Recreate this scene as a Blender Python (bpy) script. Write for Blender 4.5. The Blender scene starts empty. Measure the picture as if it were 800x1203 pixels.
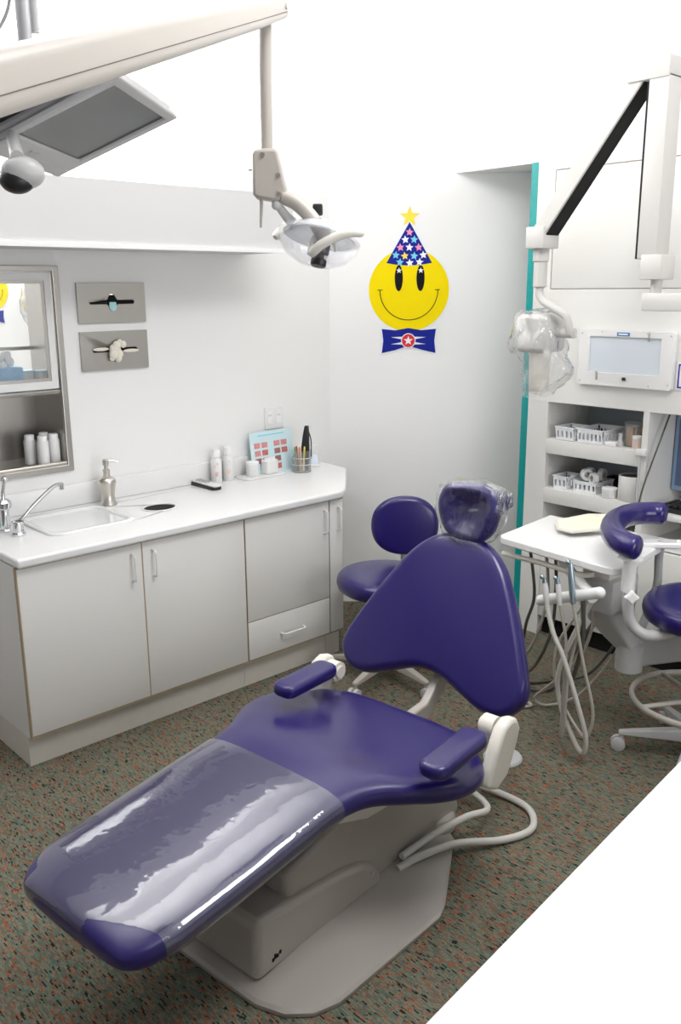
import bpy, bmesh, math, random
from mathutils import Matrix, Vector, noise
R = math.radians
PI = math.pi
scn = bpy.context.scene
COL = scn.collection
random.seed(7)

# ------------------------------------------------------------------ materials
MATS = {}
def mat(name, col, rough=.5, metal=0., coat=0., bump=0., bscale=200., spec=.5, var=0., trans=0., emit=None, alpha=1.):
    if name in MATS: return MATS[name]
    m = bpy.data.materials.new(name); m.use_nodes = True
    nt = m.node_tree; b = nt.nodes['Principled BSDF']
    b.inputs['Base Color'].default_value = (*col, 1)
    b.inputs['Roughness'].default_value = rough
    b.inputs['Metallic'].default_value = metal
    b.inputs['Coat Weight'].default_value = coat
    b.inputs['Coat Roughness'].default_value = .16
    b.inputs['Specular IOR Level'].default_value = spec
    b.inputs['Transmission Weight'].default_value = trans
    b.inputs['Alpha'].default_value = alpha
    if emit:
        b.inputs['Emission Color'].default_value = (*col, 1); b.inputs['Emission Strength'].default_value = emit
    if bump or var:
        tc = nt.nodes.new('ShaderNodeTexCoord'); n = nt.nodes.new('ShaderNodeTexNoise')
        n.inputs['Scale'].default_value = bscale; n.inputs['Detail'].default_value = 3
        nt.links.new(tc.outputs['Object'], n.inputs['Vector'])
        if bump:
            bp = nt.nodes.new('ShaderNodeBump'); bp.inputs['Strength'].default_value = bump; bp.inputs['Distance'].default_value = .002
            nt.links.new(n.outputs['Fac'], bp.inputs['Height']); nt.links.new(bp.outputs['Normal'], b.inputs['Normal'])
        if var:
            mx = nt.nodes.new('ShaderNodeMix'); mx.data_type = 'RGBA'
            mx.inputs[6].default_value = (*[c*(1-var) for c in col], 1); mx.inputs[7].default_value = (*[min(1, c*(1+var)) for c in col], 1)
            nt.links.new(n.outputs['Fac'], mx.inputs[0]); nt.links.new(mx.outputs[2], b.inputs['Base Color'])
    MATS[name] = m
    return m

WALL = mat('wall_paint', (.87, .865, .855), .7, bump=.15, bscale=120)
CEIL = mat('ceiling_paint', (.85, .845, .835), .8, bump=.1, bscale=90)
GREYW = mat('unseen_wall_dark', (.36, .36, .39), .8, bump=.1, bscale=90)  # unseen walls made dark grey to cut their bounce and reflected sheen
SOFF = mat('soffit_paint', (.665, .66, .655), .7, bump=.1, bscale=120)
TEAL = mat('teal_laminate', (.0, .33, .32), .4, var=.15, bscale=60)
LAM = mat('white_laminate', (.80, .79, .76), .42, bump=.04, bscale=300)
LAMD = mat('laminate_edge_brown', (.42, .32, .20), .6, var=.2)
KICK = mat('kick_laminate', (.70, .67, .60), .5, var=.05, bscale=30)
CTR = mat('solid_surface_white', (.83, .83, .83), .25, bump=.02, bscale=100)
PORC = mat('porcelain', (.83, .84, .84), .12, coat=.5)
CHROME = mat('chrome', (.75, .76, .78), .08, 1., bump=.02)
STEEL = mat('brushed_steel', (.47, .45, .42), .34, 1., bump=.05, bscale=300)
NICKEL = mat('brushed_nickel', (.66, .63, .57), .3, 1., bump=.05, bscale=300)
BEIGE = mat('beige_enamel', (.44, .405, .365), .38, coat=.2, bump=.02)
CREAM = mat('cream_plastic', (.76, .73, .66), .35, bump=.02)
BASEG = mat('chair_base_enamel', (.40, .37, .335), .3, coat=.35, bump=.02)
WHITEP = mat('white_plastic', (.82, .82, .81), .35, bump=.02)
XWHITE = mat('xray_white', (.58, .565, .54), .38, bump=.02)
GREYP = mat('grey_plastic', (.50, .50, .50), .4, bump=.02)
LGREY = mat('light_grey_plastic', (.54, .54, .54), .35, bump=.02)
TUBE = mat('hose_grey', (.46, .43, .38), .45, bump=.05)
TUBEL = mat('hose_light', (.62, .60, .56), .4, bump=.05)
TUBED = mat('hose_dark', (.10, .10, .085), .5, bump=.05)
BLACK = mat('black_plastic', (.012, .012, .013), .4, bump=.05)
BLACKM = mat('black_matte', (.006, .006, .006), .9, bump=.05)
BLUEM = mat('instrument_blue_steel', (.38, .47, .52), .25, .8, bump=.02)
PURPLE = mat('purple_vinyl', (.011, .004, .108), .30, coat=.45, bump=.12, bscale=260, spec=.45)
YELLOW = mat('decal_yellow', (.90, .70, .0), .6, var=.02, spec=.12)
DBLUE = mat('decal_blue', (.012, .022, .27), .6, var=.02, spec=.12)
DBLACK = mat('decal_black', (.008, .008, .01), .6, var=.02, spec=.12)
DWHITE = mat('decal_white', (.85, .86, .9), .6, var=.02, spec=.12)
DRED = mat('decal_red', (.72, .04, .05), .6, var=.02, spec=.12)
DCYAN = mat('decal_cyan', (.2, .6, .8), .6, var=.02, spec=.12)
DPINK = mat('decal_pink', (.85, .3, .5), .6, var=.02, spec=.12)
DGOLD = mat('decal_gold', (.92, .72, .08), .6, var=.02, spec=.12)
SCREEN = mat('monitor_screen', (.035, .037, .038), .22, coat=.3, var=.1)
VIEW = mat('viewbox_glass', (.70, .76, .82), .15, coat=.3, bump=.01)
BACKP = mat('bay_back_panel', (.50, .56, .60), .5, var=.04, bscale=8)
PAPERC = mat('cream_paper', (.86, .82, .66), .8, bump=.05)
PAPERW = mat('white_paper', (.88, .88, .88), .8, bump=.05)
CHART = mat('chart_blue', (.62, .80, .84), .5, var=.04)
COTTON = mat('tissue_cotton', (.85, .80, .70), .9, bump=.6, bscale=60)
WOODST = mat('wood_sticks', (.72, .48, .32), .7, var=.25, bscale=180)
BASKET = mat('basket_plastic', (.80, .82, .84), .4, bump=.02)
CROCK = mat('crock_ceramic', (.74, .74, .72), .3, bump=.02)
GREEN = mat('soap_green', (.1, .55, .35), .3, var=.1)
TISSUEB = mat('tissue_box_blue', (.30, .52, .75), .6, var=.35, bscale=70)
LID = mat('tub_lid_blue', (.55, .75, .85), .4, var=.05)
SEAM = mat('seam_shadowless_grey', (.3, .28, .24), .8, var=.1)
ORANGE = mat('pen_orange', (.8, .25, .05), .4, var=.05); PENY = mat('pen_yellow', (.9, .75, .1), .4, var=.05)
PENG = mat('pen_green', (.1, .4, .15), .4, var=.05); PENR = mat('pen_red', (.6, .05, .05), .4, var=.05)
SKYB = mat('monitor_blue', (.30, .42, .62), .4, var=.05)
PINKL = mat('label_pink', (.85, .45, .45), .5, var=.1); PEACH = mat('label_peach', (.9, .65, .5), .5, var=.1)
GUMS = [mat('photo_pink', (.70, .28, .28), .4, var=.35, bscale=120), mat('photo_red', (.6, .18, .16), .4, var=.5, bscale=160), mat('photo_dark', (.35, .16, .17), .4, var=.5, bscale=140)]

def carpet():
    m = bpy.data.materials.new('carpet'); m.use_nodes = True; nt = m.node_tree; N = nt.nodes; Lk = nt.links
    b = N['Principled BSDF']; b.inputs['Roughness'].default_value = .95; b.inputs['Specular IOR Level'].default_value = .1
    tc = N.new('ShaderNodeTexCoord'); sp = N.new('ShaderNodeSeparateXYZ'); Lk.new(tc.outputs['Object'], sp.inputs[0])
    def math_(op, a, bb=None):
        n = N.new('ShaderNodeMath'); n.operation = op
        for i, v in enumerate((a, bb)):
            if v is None: continue
            if isinstance(v, (int, float)): n.inputs[i].default_value = v
            else: Lk.new(v, n.inputs[i])
        return n.outputs[0]
    x = math_('DIVIDE', sp.outputs['X'], .0040); row = math_('FLOOR', x)
    wn0 = N.new('ShaderNodeTexWhiteNoise'); wn0.noise_dimensions = '1D'; Lk.new(row, wn0.inputs['W'])
    y = math_('ADD', math_('DIVIDE', sp.outputs['Y'], .018), wn0.outputs['Value']); cy = math_('FLOOR', y)
    cb = N.new('ShaderNodeCombineXYZ'); Lk.new(row, cb.inputs[0]); Lk.new(cy, cb.inputs[1])
    wn = N.new('ShaderNodeTexWhiteNoise'); wn.noise_dimensions = '3D'; Lk.new(cb.outputs[0], wn.inputs['Vector'])
    ns = N.new('ShaderNodeTexNoise'); ns.inputs['Scale'].default_value = 34; ns.inputs['Detail'].default_value = 1
    Lk.new(tc.outputs['Object'], ns.inputs['Vector'])
    v = math_('ADD', math_('MULTIPLY', wn.outputs['Value'], .56), math_('MULTIPLY', ns.outputs['Fac'], .44))
    cr = N.new('ShaderNodeValToRGB'); cr.color_ramp.interpolation = 'CONSTANT'
    stops = [(0, (.022, .018, .016)), (.25, (.085, .12, .10)), (.36, (.12, .105, .085)), (.46, (.16, .15, .12)), (.55, (.10, .15, .13)), (.63, (.19, .16, .125)), (.70, (.25, .085, .05)), (.78, (.05, .05, .045)), (.84, (.28, .10, .06))]
    e = cr.color_ramp.elements
    while len(e) < len(stops): e.new(.5)
    for i, (p, c) in enumerate(stops): e[i].position = p; e[i].color = (*c, 1)
    Lk.new(v, cr.inputs[0])
    fn = N.new('ShaderNodeTexNoise'); fn.inputs['Scale'].default_value = 420; Lk.new(tc.outputs['Object'], fn.inputs['Vector'])
    mx = N.new('ShaderNodeMix'); mx.data_type = 'RGBA'; mx.blend_type = 'MULTIPLY'; mx.inputs[0].default_value = .8
    Lk.new(cr.outputs[0], mx.inputs[6]); Lk.new(fn.outputs['Color'], mx.inputs[7])
    gm = N.new('ShaderNodeMix'); gm.data_type = 'RGBA'; gm.blend_type = 'MULTIPLY'; gm.inputs[0].default_value = 1; gm.inputs[7].default_value = (2.0, 1.95, 1.78, 1)
    Lk.new(mx.outputs[2], gm.inputs[6]); Lk.new(gm.outputs[2], b.inputs['Base Color'])
    bp = N.new('ShaderNodeBump'); bp.inputs['Strength'].default_value = .5; bp.inputs['Distance'].default_value = .003
    Lk.new(fn.outputs['Fac'], bp.inputs['Height']); Lk.new(bp.outputs['Normal'], b.inputs['Normal'])
    return m
CARPET = carpet()

def film(name, tint, lo, hi, scale, body=(.8, .8, .82), rough=.12, bump=.5, stretch=(1, 1, 1), d=.01, r0=.45, r1=.75, refl=1.8, wave=None):
    """thin clear plastic: mostly see-through, with crinkles that catch the light"""
    m = bpy.data.materials.new(name); m.use_nodes = True; nt = m.node_tree; N = nt.nodes; Lk = nt.links
    b = N['Principled BSDF']; b.inputs['Base Color'].default_value = (*body, 1); b.inputs['Roughness'].default_value = .5
    gl = N.new('ShaderNodeBsdfGlossy'); gl.inputs['Roughness'].default_value = rough; fr = N.new('ShaderNodeLayerWeight'); fr.inputs['Blend'].default_value = .5
    pw = N.new('ShaderNodeMath'); pw.operation = 'POWER'; pw.inputs[1].default_value = 4.5; Lk.new(fr.outputs['Facing'], pw.inputs[0])
    ad = N.new('ShaderNodeMath'); ad.operation = 'ADD'; ad.inputs[1].default_value = .045; Lk.new(pw.outputs[0], ad.inputs[0])
    dbl = N.new('ShaderNodeMath'); dbl.operation = 'MULTIPLY'; dbl.inputs[1].default_value = refl; dbl.use_clamp = True; Lk.new(ad.outputs[0], dbl.inputs[0])
    t = N.new('ShaderNodeBsdfTransparent'); t.inputs[0].default_value = (*tint, 1)
    tc = N.new('ShaderNodeTexCoord'); mp = N.new('ShaderNodeMapping'); mp.inputs['Scale'].default_value = stretch
    Lk.new(tc.outputs['Object'], mp.inputs[0])
    ns = N.new('ShaderNodeTexNoise'); ns.noise_type = 'RIDGED_MULTIFRACTAL'; ns.inputs['Scale'].default_value = scale; ns.inputs['Detail'].default_value = 2
    Lk.new(mp.outputs[0], ns.inputs['Vector'])
    mr = N.new('ShaderNodeMapRange'); mr.inputs[1].default_value = r0; mr.inputs[2].default_value = r1; mr.inputs[3].default_value = lo; mr.inputs[4].default_value = hi
    Lk.new(ns.outputs['Fac'], mr.inputs[0])
    ms = N.new('ShaderNodeMixShader'); Lk.new(mr.outputs[0], ms.inputs[0]); Lk.new(t.outputs[0], ms.inputs[1]); Lk.new(b.outputs[0], ms.inputs[2])
    bp = N.new('ShaderNodeBump'); bp.inputs['Strength'].default_value = bump; bp.inputs['Distance'].default_value = d
    if wave:
        n2 = N.new('ShaderNodeTexNoise'); n2.inputs['Scale'].default_value = wave; n2.inputs['Detail'].default_value = 4; n2.inputs['Roughness'].default_value = .55
        Lk.new(mp.outputs[0], n2.inputs['Vector']); Lk.new(n2.outputs['Fac'], bp.inputs['Height'])
    else: Lk.new(ns.outputs['Fac'], bp.inputs['Height'])
    Lk.new(bp.outputs['Normal'], b.inputs['Normal']); Lk.new(bp.outputs['Normal'], gl.inputs['Normal']); Lk.new(bp.outputs['Normal'], fr.inputs['Normal'])
    mg = N.new('ShaderNodeMixShader'); Lk.new(dbl.outputs[0], mg.inputs[0]); Lk.new(ms.outputs[0], mg.inputs[1]); Lk.new(gl.outputs[0], mg.inputs[2])
    Lk.new(mg.outputs[0], N['Material Output'].inputs[0])
    return m
BAG = film('clear_bag', (.98, .98, .98), .0, .5, 7, (.86, .87, .9), rough=.06, bump=.9, stretch=(1, 1, .5), r0=1.0, r1=1.35, refl=2, wave=16, d=.02)
XBAG = film('xray_bag', (.97, .97, .97), .10, .75, 8, (.88, .88, .89), rough=.08, bump=.8, stretch=(1, 1, .6), r0=.55, r1=1.15, refl=2.4, wave=20, d=.02)
SHEATH = film('legrest_sheath', (.90, .90, .92), .10, .22, 3.0, (.42, .42, .44), .04, .35, (1, .55, 1), .012, r0=.4, r1=1.2, refl=2.2, wave=6)
CLEAR = film('clear_acrylic', (.96, .97, .97), .06, .2, 14, (.85, .87, .88), .05, .1)
SHIELD = film('lamp_shield', (.98, .98, .99), .06, .14, 5, (.9, .91, .92), .05, .05, refl=.7)
GLASS = film('window_glass', (.95, .96, .96), .06, .1, 3, (.7, .7, .72), .03, .02)

# ------------------------------------------------------------------ mesh builder
class G:
    def __init__(s): s.bm = bmesh.new()
    def box(s, lo, hi, bev=0., M=None, seg=2):
        c = [(lo[i]+hi[i])/2 for i in range(3)]; d = [abs(hi[i]-lo[i]) for i in range(3)]
        r = bmesh.ops.create_cube(s.bm, size=1, matrix=Matrix.Translation(c) @ Matrix.Diagonal((*d, 1)))
        vs = r['verts']
        if bev:
            ed = list({e for v in vs for e in v.link_edges})
            q = bmesh.ops.bevel(s.bm, geom=ed, offset=bev, segments=seg, affect='EDGES', profile=.5)
            vs = list({v for f in q['faces'] for v in f.verts} | {v for v in vs if v.is_valid})
        if M is not None: bmesh.ops.transform(s.bm, matrix=M, verts=[v for v in vs if v.is_valid])
        return s
    def rings(s, rings, cap=True, closed=False):
        L = [[s.bm.verts.new(p) for p in r] for r in rings]; n = len(L[0])
        seq = list(range(len(L)-1)) + ([len(L)-1] if closed else [])
        for i in seq:
            a, b = L[i], L[(i+1) % len(L)]
            for j in range(n):
                k = (j+1) % n
                try: s.bm.faces.new((a[j], a[k], b[k], b[j]))
                except ValueError: pass
        if cap and not closed:
            for q in (L[0][::-1], L[-1]):
                try: s.bm.faces.new(q)
                except ValueError: pass
        return s
    def tube(s, pts, r, n=12, closed=False, smooth=0, flat=None, rad=None):
        P = [Vector(p) for p in pts]
        if smooth: P = spline(P, smooth, closed)
        m = len(P); out = []; up = None
        for i, p in enumerate(P):
            a = P[(i-1) % m] if (closed or i) else P[0]; b = P[(i+1) % m] if (closed or i < m-1) else P[-1]
            t = (b-a).normalized()
            if up is None: up = t.orthogonal().normalized()
            up = (up - t*up.dot(t)).normalized(); w = t.cross(up)
            rr = rad(i/(m-1)) * r if rad else r
            out.append([p + (up*math.cos(2*PI*k/n) + w*math.sin(2*PI*k/n))*rr for k in range(n)])
        return s.rings(out, True, closed)
    def cyl(s, p, q, r, r2=None, n=20):
        P, Q = Vector(p), Vector(q); t = (Q-P).normalized(); u = t.orthogonal().normalized(); w = t.cross(u); r2 = r if r2 is None else r2
        return s.rings([[c + (u*math.cos(2*PI*k/n) + w*math.sin(2*PI*k/n))*rr for k in range(n)] for c, rr in ((P, r), (Q, r2))])
    def lathe(s, prof, o=(0, 0, 0), n=28, M=None, sx=1, sy=1, cap=True):
        M = M or Matrix.Translation(o)
        return s.rings([[M @ Vector((r*sx*math.cos(2*PI*k/n), r*sy*math.sin(2*PI*k/n), z)) for k in range(n)] for r, z in prof], cap)
    def ball(s, o, r, sc=(1, 1, 1), M=None):
        X = Matrix.Translation(o) @ Matrix.Diagonal((*sc, 1))
        if M is not None: X = M @ X
        bmesh.ops.create_uvsphere(s.bm, u_segments=20, v_segments=12, radius=r, matrix=X); return s
    def prism(s, poly, h0, h1, fn):
        """poly of 2-D points, fn(u, v, h) -> 3-D"""
        return s.rings([[fn(u, v, h0) for u, v in poly], [fn(u, v, h1) for u, v in poly]])
    def plate(s, outer, holes, h0, h1, fn):
        """flat plate with holes"""
        tmp = bmesh.new(); loops = []
        for lp in [outer]+holes:
            vs = [tmp.verts.new((u, v, 0)) for u, v in lp]; loops.append(vs)
            for i in range(len(vs)): tmp.edges.new((vs[i], vs[(i+1) % len(vs)]))
        bmesh.ops.triangle_fill(tmp, use_beauty=True, use_dissolve=False, edges=tmp.edges[:])
        for h, rev in ((h0, True), (h1, False)):
            mp = {v: s.bm.verts.new(fn(v.co.x, v.co.y, h)) for v in tmp.verts}
            for f in tmp.faces:
                q = [mp[v] for v in f.verts]; s.bm.faces.new(q[::-1] if rev else q)
            if h == h0: first = mp
        for lp in loops:
            for i in range(len(lp)):
                a, b = lp[i], lp[(i+1) % len(lp)]; s.bm.faces.new((first[a], first[b], mp[b], mp[a]))
        tmp.free(); return s
    def build(s, name, m, parent=None, world=False, loc=None, kind=None, smooth=True, ang=38, bevel=0):
        bmesh.ops.recalc_face_normals(s.bm, faces=s.bm.faces[:])
        if world and parent is not None:
            bmesh.ops.transform(s.bm, matrix=tw(parent).inverted(), verts=s.bm.verts[:])
        if parent is None and loc is not None:
            bmesh.ops.translate(s.bm, vec=[-c for c in loc], verts=s.bm.verts[:])
        me = bpy.data.meshes.new(name); s.bm.to_mesh(me); s.bm.free()
        if smooth:
            for p in me.polygons: p.use_smooth = True
            me.set_sharp_from_angle(angle=R(ang))
        o = bpy.data.objects.new(name, me); COL.objects.link(o)
        me.materials.append(m)
        if parent is not None: o.parent = parent
        elif loc is not None: o.location = loc
        if kind: o['kind'] = kind
        if bevel:
            md = o.modifiers.new('bevel', 'BEVEL'); md.width = bevel; md.segments = 3; md.limit_method = 'ANGLE'; md.angle_limit = R(50)
        return o

def tw(o):
    M = Matrix.LocRotScale(o.location, o.rotation_euler, o.scale)
    return tw(o.parent) @ M if o.parent else M
def spline(P, k, closed=False):
    out = []; n = len(P); rng = range(n if closed else n-1)
    for i in rng:
        g = (lambda j: P[j % n]) if closed else (lambda j: P[max(0, min(n-1, j))])
        a, b, c, d = g(i-1), g(i), g(i+1), g(i+2)
        for t in [j/k for j in range(k)]:
            out.append(.5*((2*b) + (c-a)*t + (2*a-5*b+4*c-d)*t*t + (3*b-a-3*c+d)*t**3))
    if not closed: out.append(P[-1])
    return out
def thing(name, label, cat, loc=(0, 0, 0), rz=0, group=None, rot=None):
    o = bpy.data.objects.new(name, None); COL.objects.link(o); o.location = loc
    o.rotation_euler = rot if rot else (0, 0, rz); o.empty_display_size = .1
    return tag(o, label, cat, group)
def tag(o, label, cat, group=None):
    o['label'] = label; o['category'] = cat
    if group: o['group'] = group
    return o
def dup(root, loc, label, rz=None, group=None):
    r = root.copy(); COL.objects.link(r); r.location = loc; r['label'] = label
    if rz is not None: r.rotation_euler = (0, 0, rz)
    if group: r['group'] = group
    for ch in list(root.children):
        c = ch.copy(); COL.objects.link(c); c.parent = r
        for g in list(ch.children):
            d = g.copy(); COL.objects.link(d); d.parent = c
    return r
def rrect(cx, cy, w, h, r, n=5):
    out = []
    for k, (sx, sy) in enumerate(((1, 1), (-1, 1), (-1, -1), (1, -1))):
        for i in range(n+1):
            a = PI/2*(k + i/n); out.append((cx+sx*(w/2-r)+r*math.cos(a), cy+sy*(h/2-r)+r*math.sin(a)))
    return out
def circ(cx, cy, rx, ry=None, n=32): return [(cx+rx*math.cos(2*PI*k/n), cy+(ry or rx)*math.sin(2*PI*k/n)) for k in range(n)]
def star(cx, cy, r, k=.42, rot=0): return [(cx+(r if i % 2 == 0 else r*k)*math.sin(PI*i/5+rot), cy+(r if i % 2 == 0 else r*k)*math.cos(PI*i/5+rot)) for i in range(10)]
XY = lambda u, v, h: Vector((u, v, h))
XZ = lambda u, v, h: Vector((u, h, v))      # u along X, v up, h along Y
YZ = lambda u, v, h: Vector((h, u, v))      # u along Y, v up, h along X
def cushion(outline, th, edge, fn, crown=.0, n=5, smooth=4):
    """padded cushion from an outline; fn(u, v, h) -> point; front face at h = th/2 + crown"""
    P = [Vector((u, v, 0)) for u, v in outline]; P = spline(P, smooth, True)
    c = sum(P, Vector())/len(P); rows = []
    m = len(P); nor = []
    for i in range(m):
        t = (P[(i+1) % m]-P[i-1]).normalized(); q = Vector((t.y, -t.x, 0))
        nor.append(q)
    area = sum(P[i].x*P[(i+1) % m].y-P[(i+1) % m].x*P[i].y for i in range(m))
    if area < 0: nor = [-q for q in nor]
    def ring(ins, k, h): return [fn(*( (c + (P[i]-nor[i]*ins-c)*k).xy ), h) for i in range(m)]
    H = th/2
    for j in range(n+1):
        a = PI/2*j/n; rows.append(ring(edge*(1-math.sin(a)), 1, -H + edge*(1-math.cos(a))))
    for j in range(n+1):
        a = PI/2*j/n; rows.append(ring(edge*(1-math.cos(a)), 1, H - edge*(1-math.sin(a))))
    for k in (.9, .75, .55, .35, .15, .03): rows.append(ring(edge, k, H + crown*(1-k*k)))
    return G().rings(rows)

# ------------------------------------------------------------------ camera
cam = bpy.data.objects.new('camera', bpy.data.cameras.new('camera')); COL.objects.link(cam); scn.camera = cam
p, yaw, roll = .24862, .825257, .0072765
f0 = Vector((math.cos(yaw)*math.cos(p), math.sin(yaw)*math.cos(p), -math.sin(p)))
r0 = Vector((math.sin(yaw), -math.cos(yaw), 0)); d0 = f0.cross(r0)
rt = r0*math.cos(roll)+d0*math.sin(roll); dn = d0*math.cos(roll)-r0*math.sin(roll)
cam.matrix_world = Matrix(((rt.x, -dn.x, -f0.x, 0), (rt.y, -dn.y, -f0.y, 0), (rt.z, -dn.z, -f0.z, 1.8), (0, 0, 0, 1)))
cam.data.sensor_fit = 'VERTICAL'; cam.data.sensor_height = 36; cam.data.lens = 1037.1/1203*36; cam.data.clip_start = .02

# ------------------------------------------------------------------ room shell
YW = 3.666; XR = 3.79; CZ = 3.4; XN = -1.6; YN = -1.9
DC = 6.982                                      # diagonal wall: x + y = DC
def st(g, name, m, **k): return g.build(name, m, kind='structure', smooth=False, **k)
st(G().box((XN-.2, YN-.2, -.05), (5.2, 6.4, 0)), 'floor', CARPET)
st(G().box((XN-.2, YN-.2, CZ), (5.2, 6.4, CZ+.05)), 'ceiling', CEIL)
HX0, HX1, HZ0, HZ1 = 1.02, 1.733, 1.042, 1.88   # pass-through opening
st(G().plate([(XN, 0), (DC-YW, 0), (DC-YW, CZ), (XN, CZ)], [[(HX0, HZ0), (HX1, HZ0), (HX1, HZ1), (HX0, HZ1)],
     [(1.88, 1.70), (2.12, 1.70), (2.12, 1.79), (1.88, 1.79)], [(1.88, 1.49), (2.12, 1.49), (2.12, 1.58), (1.88, 1.58)]], YW, YW+.1, XZ), 'wall_left', WALL)
dg = G()
a, b = Vector((DC-YW, YW, 0)), Vector((4.9, DC-4.9, 0)); nn = Vector((.7071, .7071, 0))*.08
dg.prism([(a.x, a.y), (b.x, b.y), (b.x+nn.x, b.y+nn.y), (a.x+nn.x, a.y+nn.y)], 0, CZ, XY)
st(dg, 'wall_back', WALL)
st(G().box((4.55, YN, 0), (4.65, 2.7, CZ)), 'wall_right', WALL)
st(G().box((XR, YN, 2.378), (XR+.25, DC-XR+.0, CZ)), 'trim_1', WALL)          # header over the unit and the recess
st(G().box((XN-.1, YN-.1, 0), (XN, YW, CZ)), 'wall_near', GREYW)
st(G().box((XN, YN-.1, 0), (4.65, YN, CZ)), 'wall_front', GREYW)
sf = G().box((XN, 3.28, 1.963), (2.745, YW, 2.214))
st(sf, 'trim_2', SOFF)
st(G().box((XN, 3.272, 1.957), (2.752, 3.292, 1.975)), 'trim_3', WALL)          # thin moulding under the soffit edge
st(G().box((XN, 3.645, 0), (DC-YW, YW, .1)), 'baseboard_left', KICK)
# room seen through the pass-through
st(G().box((.3, 5.2, 0), (3.2, 5.28, CZ)), 'wall_neighbour', WALL)
st(G().box((.2, YW+.1, 0), (.3, 5.2, CZ)).box((2.6, 4.5, 0), (2.7, 5.2, CZ)), 'wall_neighbour_side', WALL)

# ------------------------------------------------------------------ counter cabinets on the left wall
FY = 3.056      # door face
def loop_handle(parent, x, z, horiz=False, w=.115):
    g = G(); y = FY-.004
    if horiz: pts = [(x-w/2, y, z), (x-w/2+.004, y-.026, z), (x+w/2-.004, y-.026, z), (x+w/2, y, z)]
    else: pts = [(x, y, z-w/2), (x, y-.026, z-w/2+.006), (x, y-.026, z+w/2-.006), (x, y, z+w/2)]
    P = [Vector(q) for q in pts]; s = [P[0], P[0].lerp(P[1], .6), P[0].lerp(P[1], .9)*.5+P[1].lerp(P[2], .06)*.5, P[1].lerp(P[2], .12), P[1].lerp(P[2], .5), P[1].lerp(P[2], .88), P[3].lerp(P[2], .9)*.5+P[2].lerp(P[1], .06)*.5, P[3].lerp(P[2], .6), P[3]]
    g.tube(s, .0048, 8, smooth=4)
    return g.build('handle', WHITEP, parent, world=True)
def cabinet(label, x0, x1, doors, drawer=None, top=.818):
    t = thing('base_cabinet', label, 'cabinet', ((x0+x1)/2, 3.35, 0), group=None)
    g = G().box((x0, FY+.02, .125), (x1, YW-.005, top))
    g.build('body', LAM, t, world=True, bevel=.002)
    G().box((x0+.001, FY+.003, .131), (x1-.001, FY+.0215, top-.004)).build('front_edge', LAMD, t, world=True)
    for (dx0, dx1, z0, hx) in doors:
        d = G().box((dx0, FY, z0), (dx1, FY+.018, top-.008), .0015).build('door', LAM, t, world=True)
        if hx is not None: loop_handle(d, hx, .717)
    if drawer:
        d = G().box((drawer[0], FY, drawer[2]), (drawer[1], FY+.018, drawer[3]), .0015).build('drawer', LAM, t, world=True)
        loop_handle(d, (drawer[0]+drawer[1])/2+.004, (drawer[2]+drawer[3])/2-.005, True, .135)
    G().box((x0, 3.096, 0), (x1, 3.6, .126)).build('toe_kick', KICK, t, world=True)
    return t
cabinet('white double-door base cabinet under the sink', 1.207, 2.2425, [(1.212, 1.7255, .14, 1.679), (1.7315, 2.239, .14, 1.775)])
cabinet('white base cabinet with one tall door above a wide drawer', 2.2445, 2.748, [(2.2475, 2.745, .3265, 2.713)], (2.2475, 2.745, .14, .3215))
cabinet('narrow white base cabinet at the right end of the counter', 2.750, 2.84, [(2.752, 2.836, .14, 2.80)])

ct = thing('countertop', 'long white countertop with rolled front edge and low backsplash', 'countertop', (2.2, 3.35, .82))
SINK = rrect(1.625, 3.395, .36, .335, .05)
outer = [(1.205, 3.025), (2.80, 3.025), (2.86, 3.06), (3.20, 3.41), (3.225, 3.60), (3.225, YW), (1.205, YW)]
WASTE = circ(1.998, 3.352, .072, .062)
G().plate(outer, [SINK, WASTE], .82, .857, XY).build('worktop', CTR, ct, world=True, bevel=.010)
G().box((1.205, 3.646, .857), (3.21, YW, .957), .006).build('backsplash', CTR, ct, world=True)

sk = thing('sink', 'white drop-in sink set in the countertop', 'sink', (1.625, 3.395, .857))
def rrings(specs, cx, cy): return [[Vector((x, y, z)) for x, y in rrect(cx, cy, w, h, r)] for w, h, r, z in specs]
G().rings(rrings([(.345, .32, .05, .857), (.385, .36, .06, .857), (.387, .362, .06, .862), (.375, .35, .06, .868), (.345, .32, .05, .868), (.33, .305, .05, .858), (.32, .295, .06, .80), (.29, .265, .07, .742), (.10, .10, .05, .735), (.05, .05, .025, .733)], 1.625, 3.395), cap=True).build('basin', PORC, sk, world=True, ang=60)
G().lathe([(.022, .734), (.024, .737), (.016, .738), (.012, .735)], (1.625, 3.395, 0)).build('drain', CHROME, sk, world=True)

fc = thing('faucet', 'chrome lever faucet with long spout beside the sink', 'faucet', (1.33, 3.42, .857))
G().lathe([(.028, .857), (.028, .866), (.021, .872), (.021, .905), (.025, .91), (.025, .915), (.012, .921)], (1.352, 3.345, 0)).build('spout_base', CHROME, fc, world=True)
G().tube([(1.352, 3.345, .912), (1.39, 3.37, .922), (1.46, 3.41, .958), (1.55, 3.455, .998), (1.585, 3.47, 1.006), (1.612, 3.482, 1.004)], .0085, 12, smooth=5).cyl((1.608, 3.481, 1.006), (1.608, 3.481, .982), .0105).build('spout', CHROME, fc, world=True)
G().lathe([(.024, .857), (.024, .865), (.019, .87), (.019, .95), (.03, .958), (.03, .978), (.02, .99)], (1.338, 3.435, 0)).build('valve', CHROME, fc, world=True)
G().tube([(1.338, 3.435, .985), (1.342, 3.44, 1.02), (1.354, 3.448, 1.055)], .009, 10, rad=lambda t: 1-.35*t).ball((1.359, 3.452, 1.066), .0135).build('lever', CHROME, fc, world=True)
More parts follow.
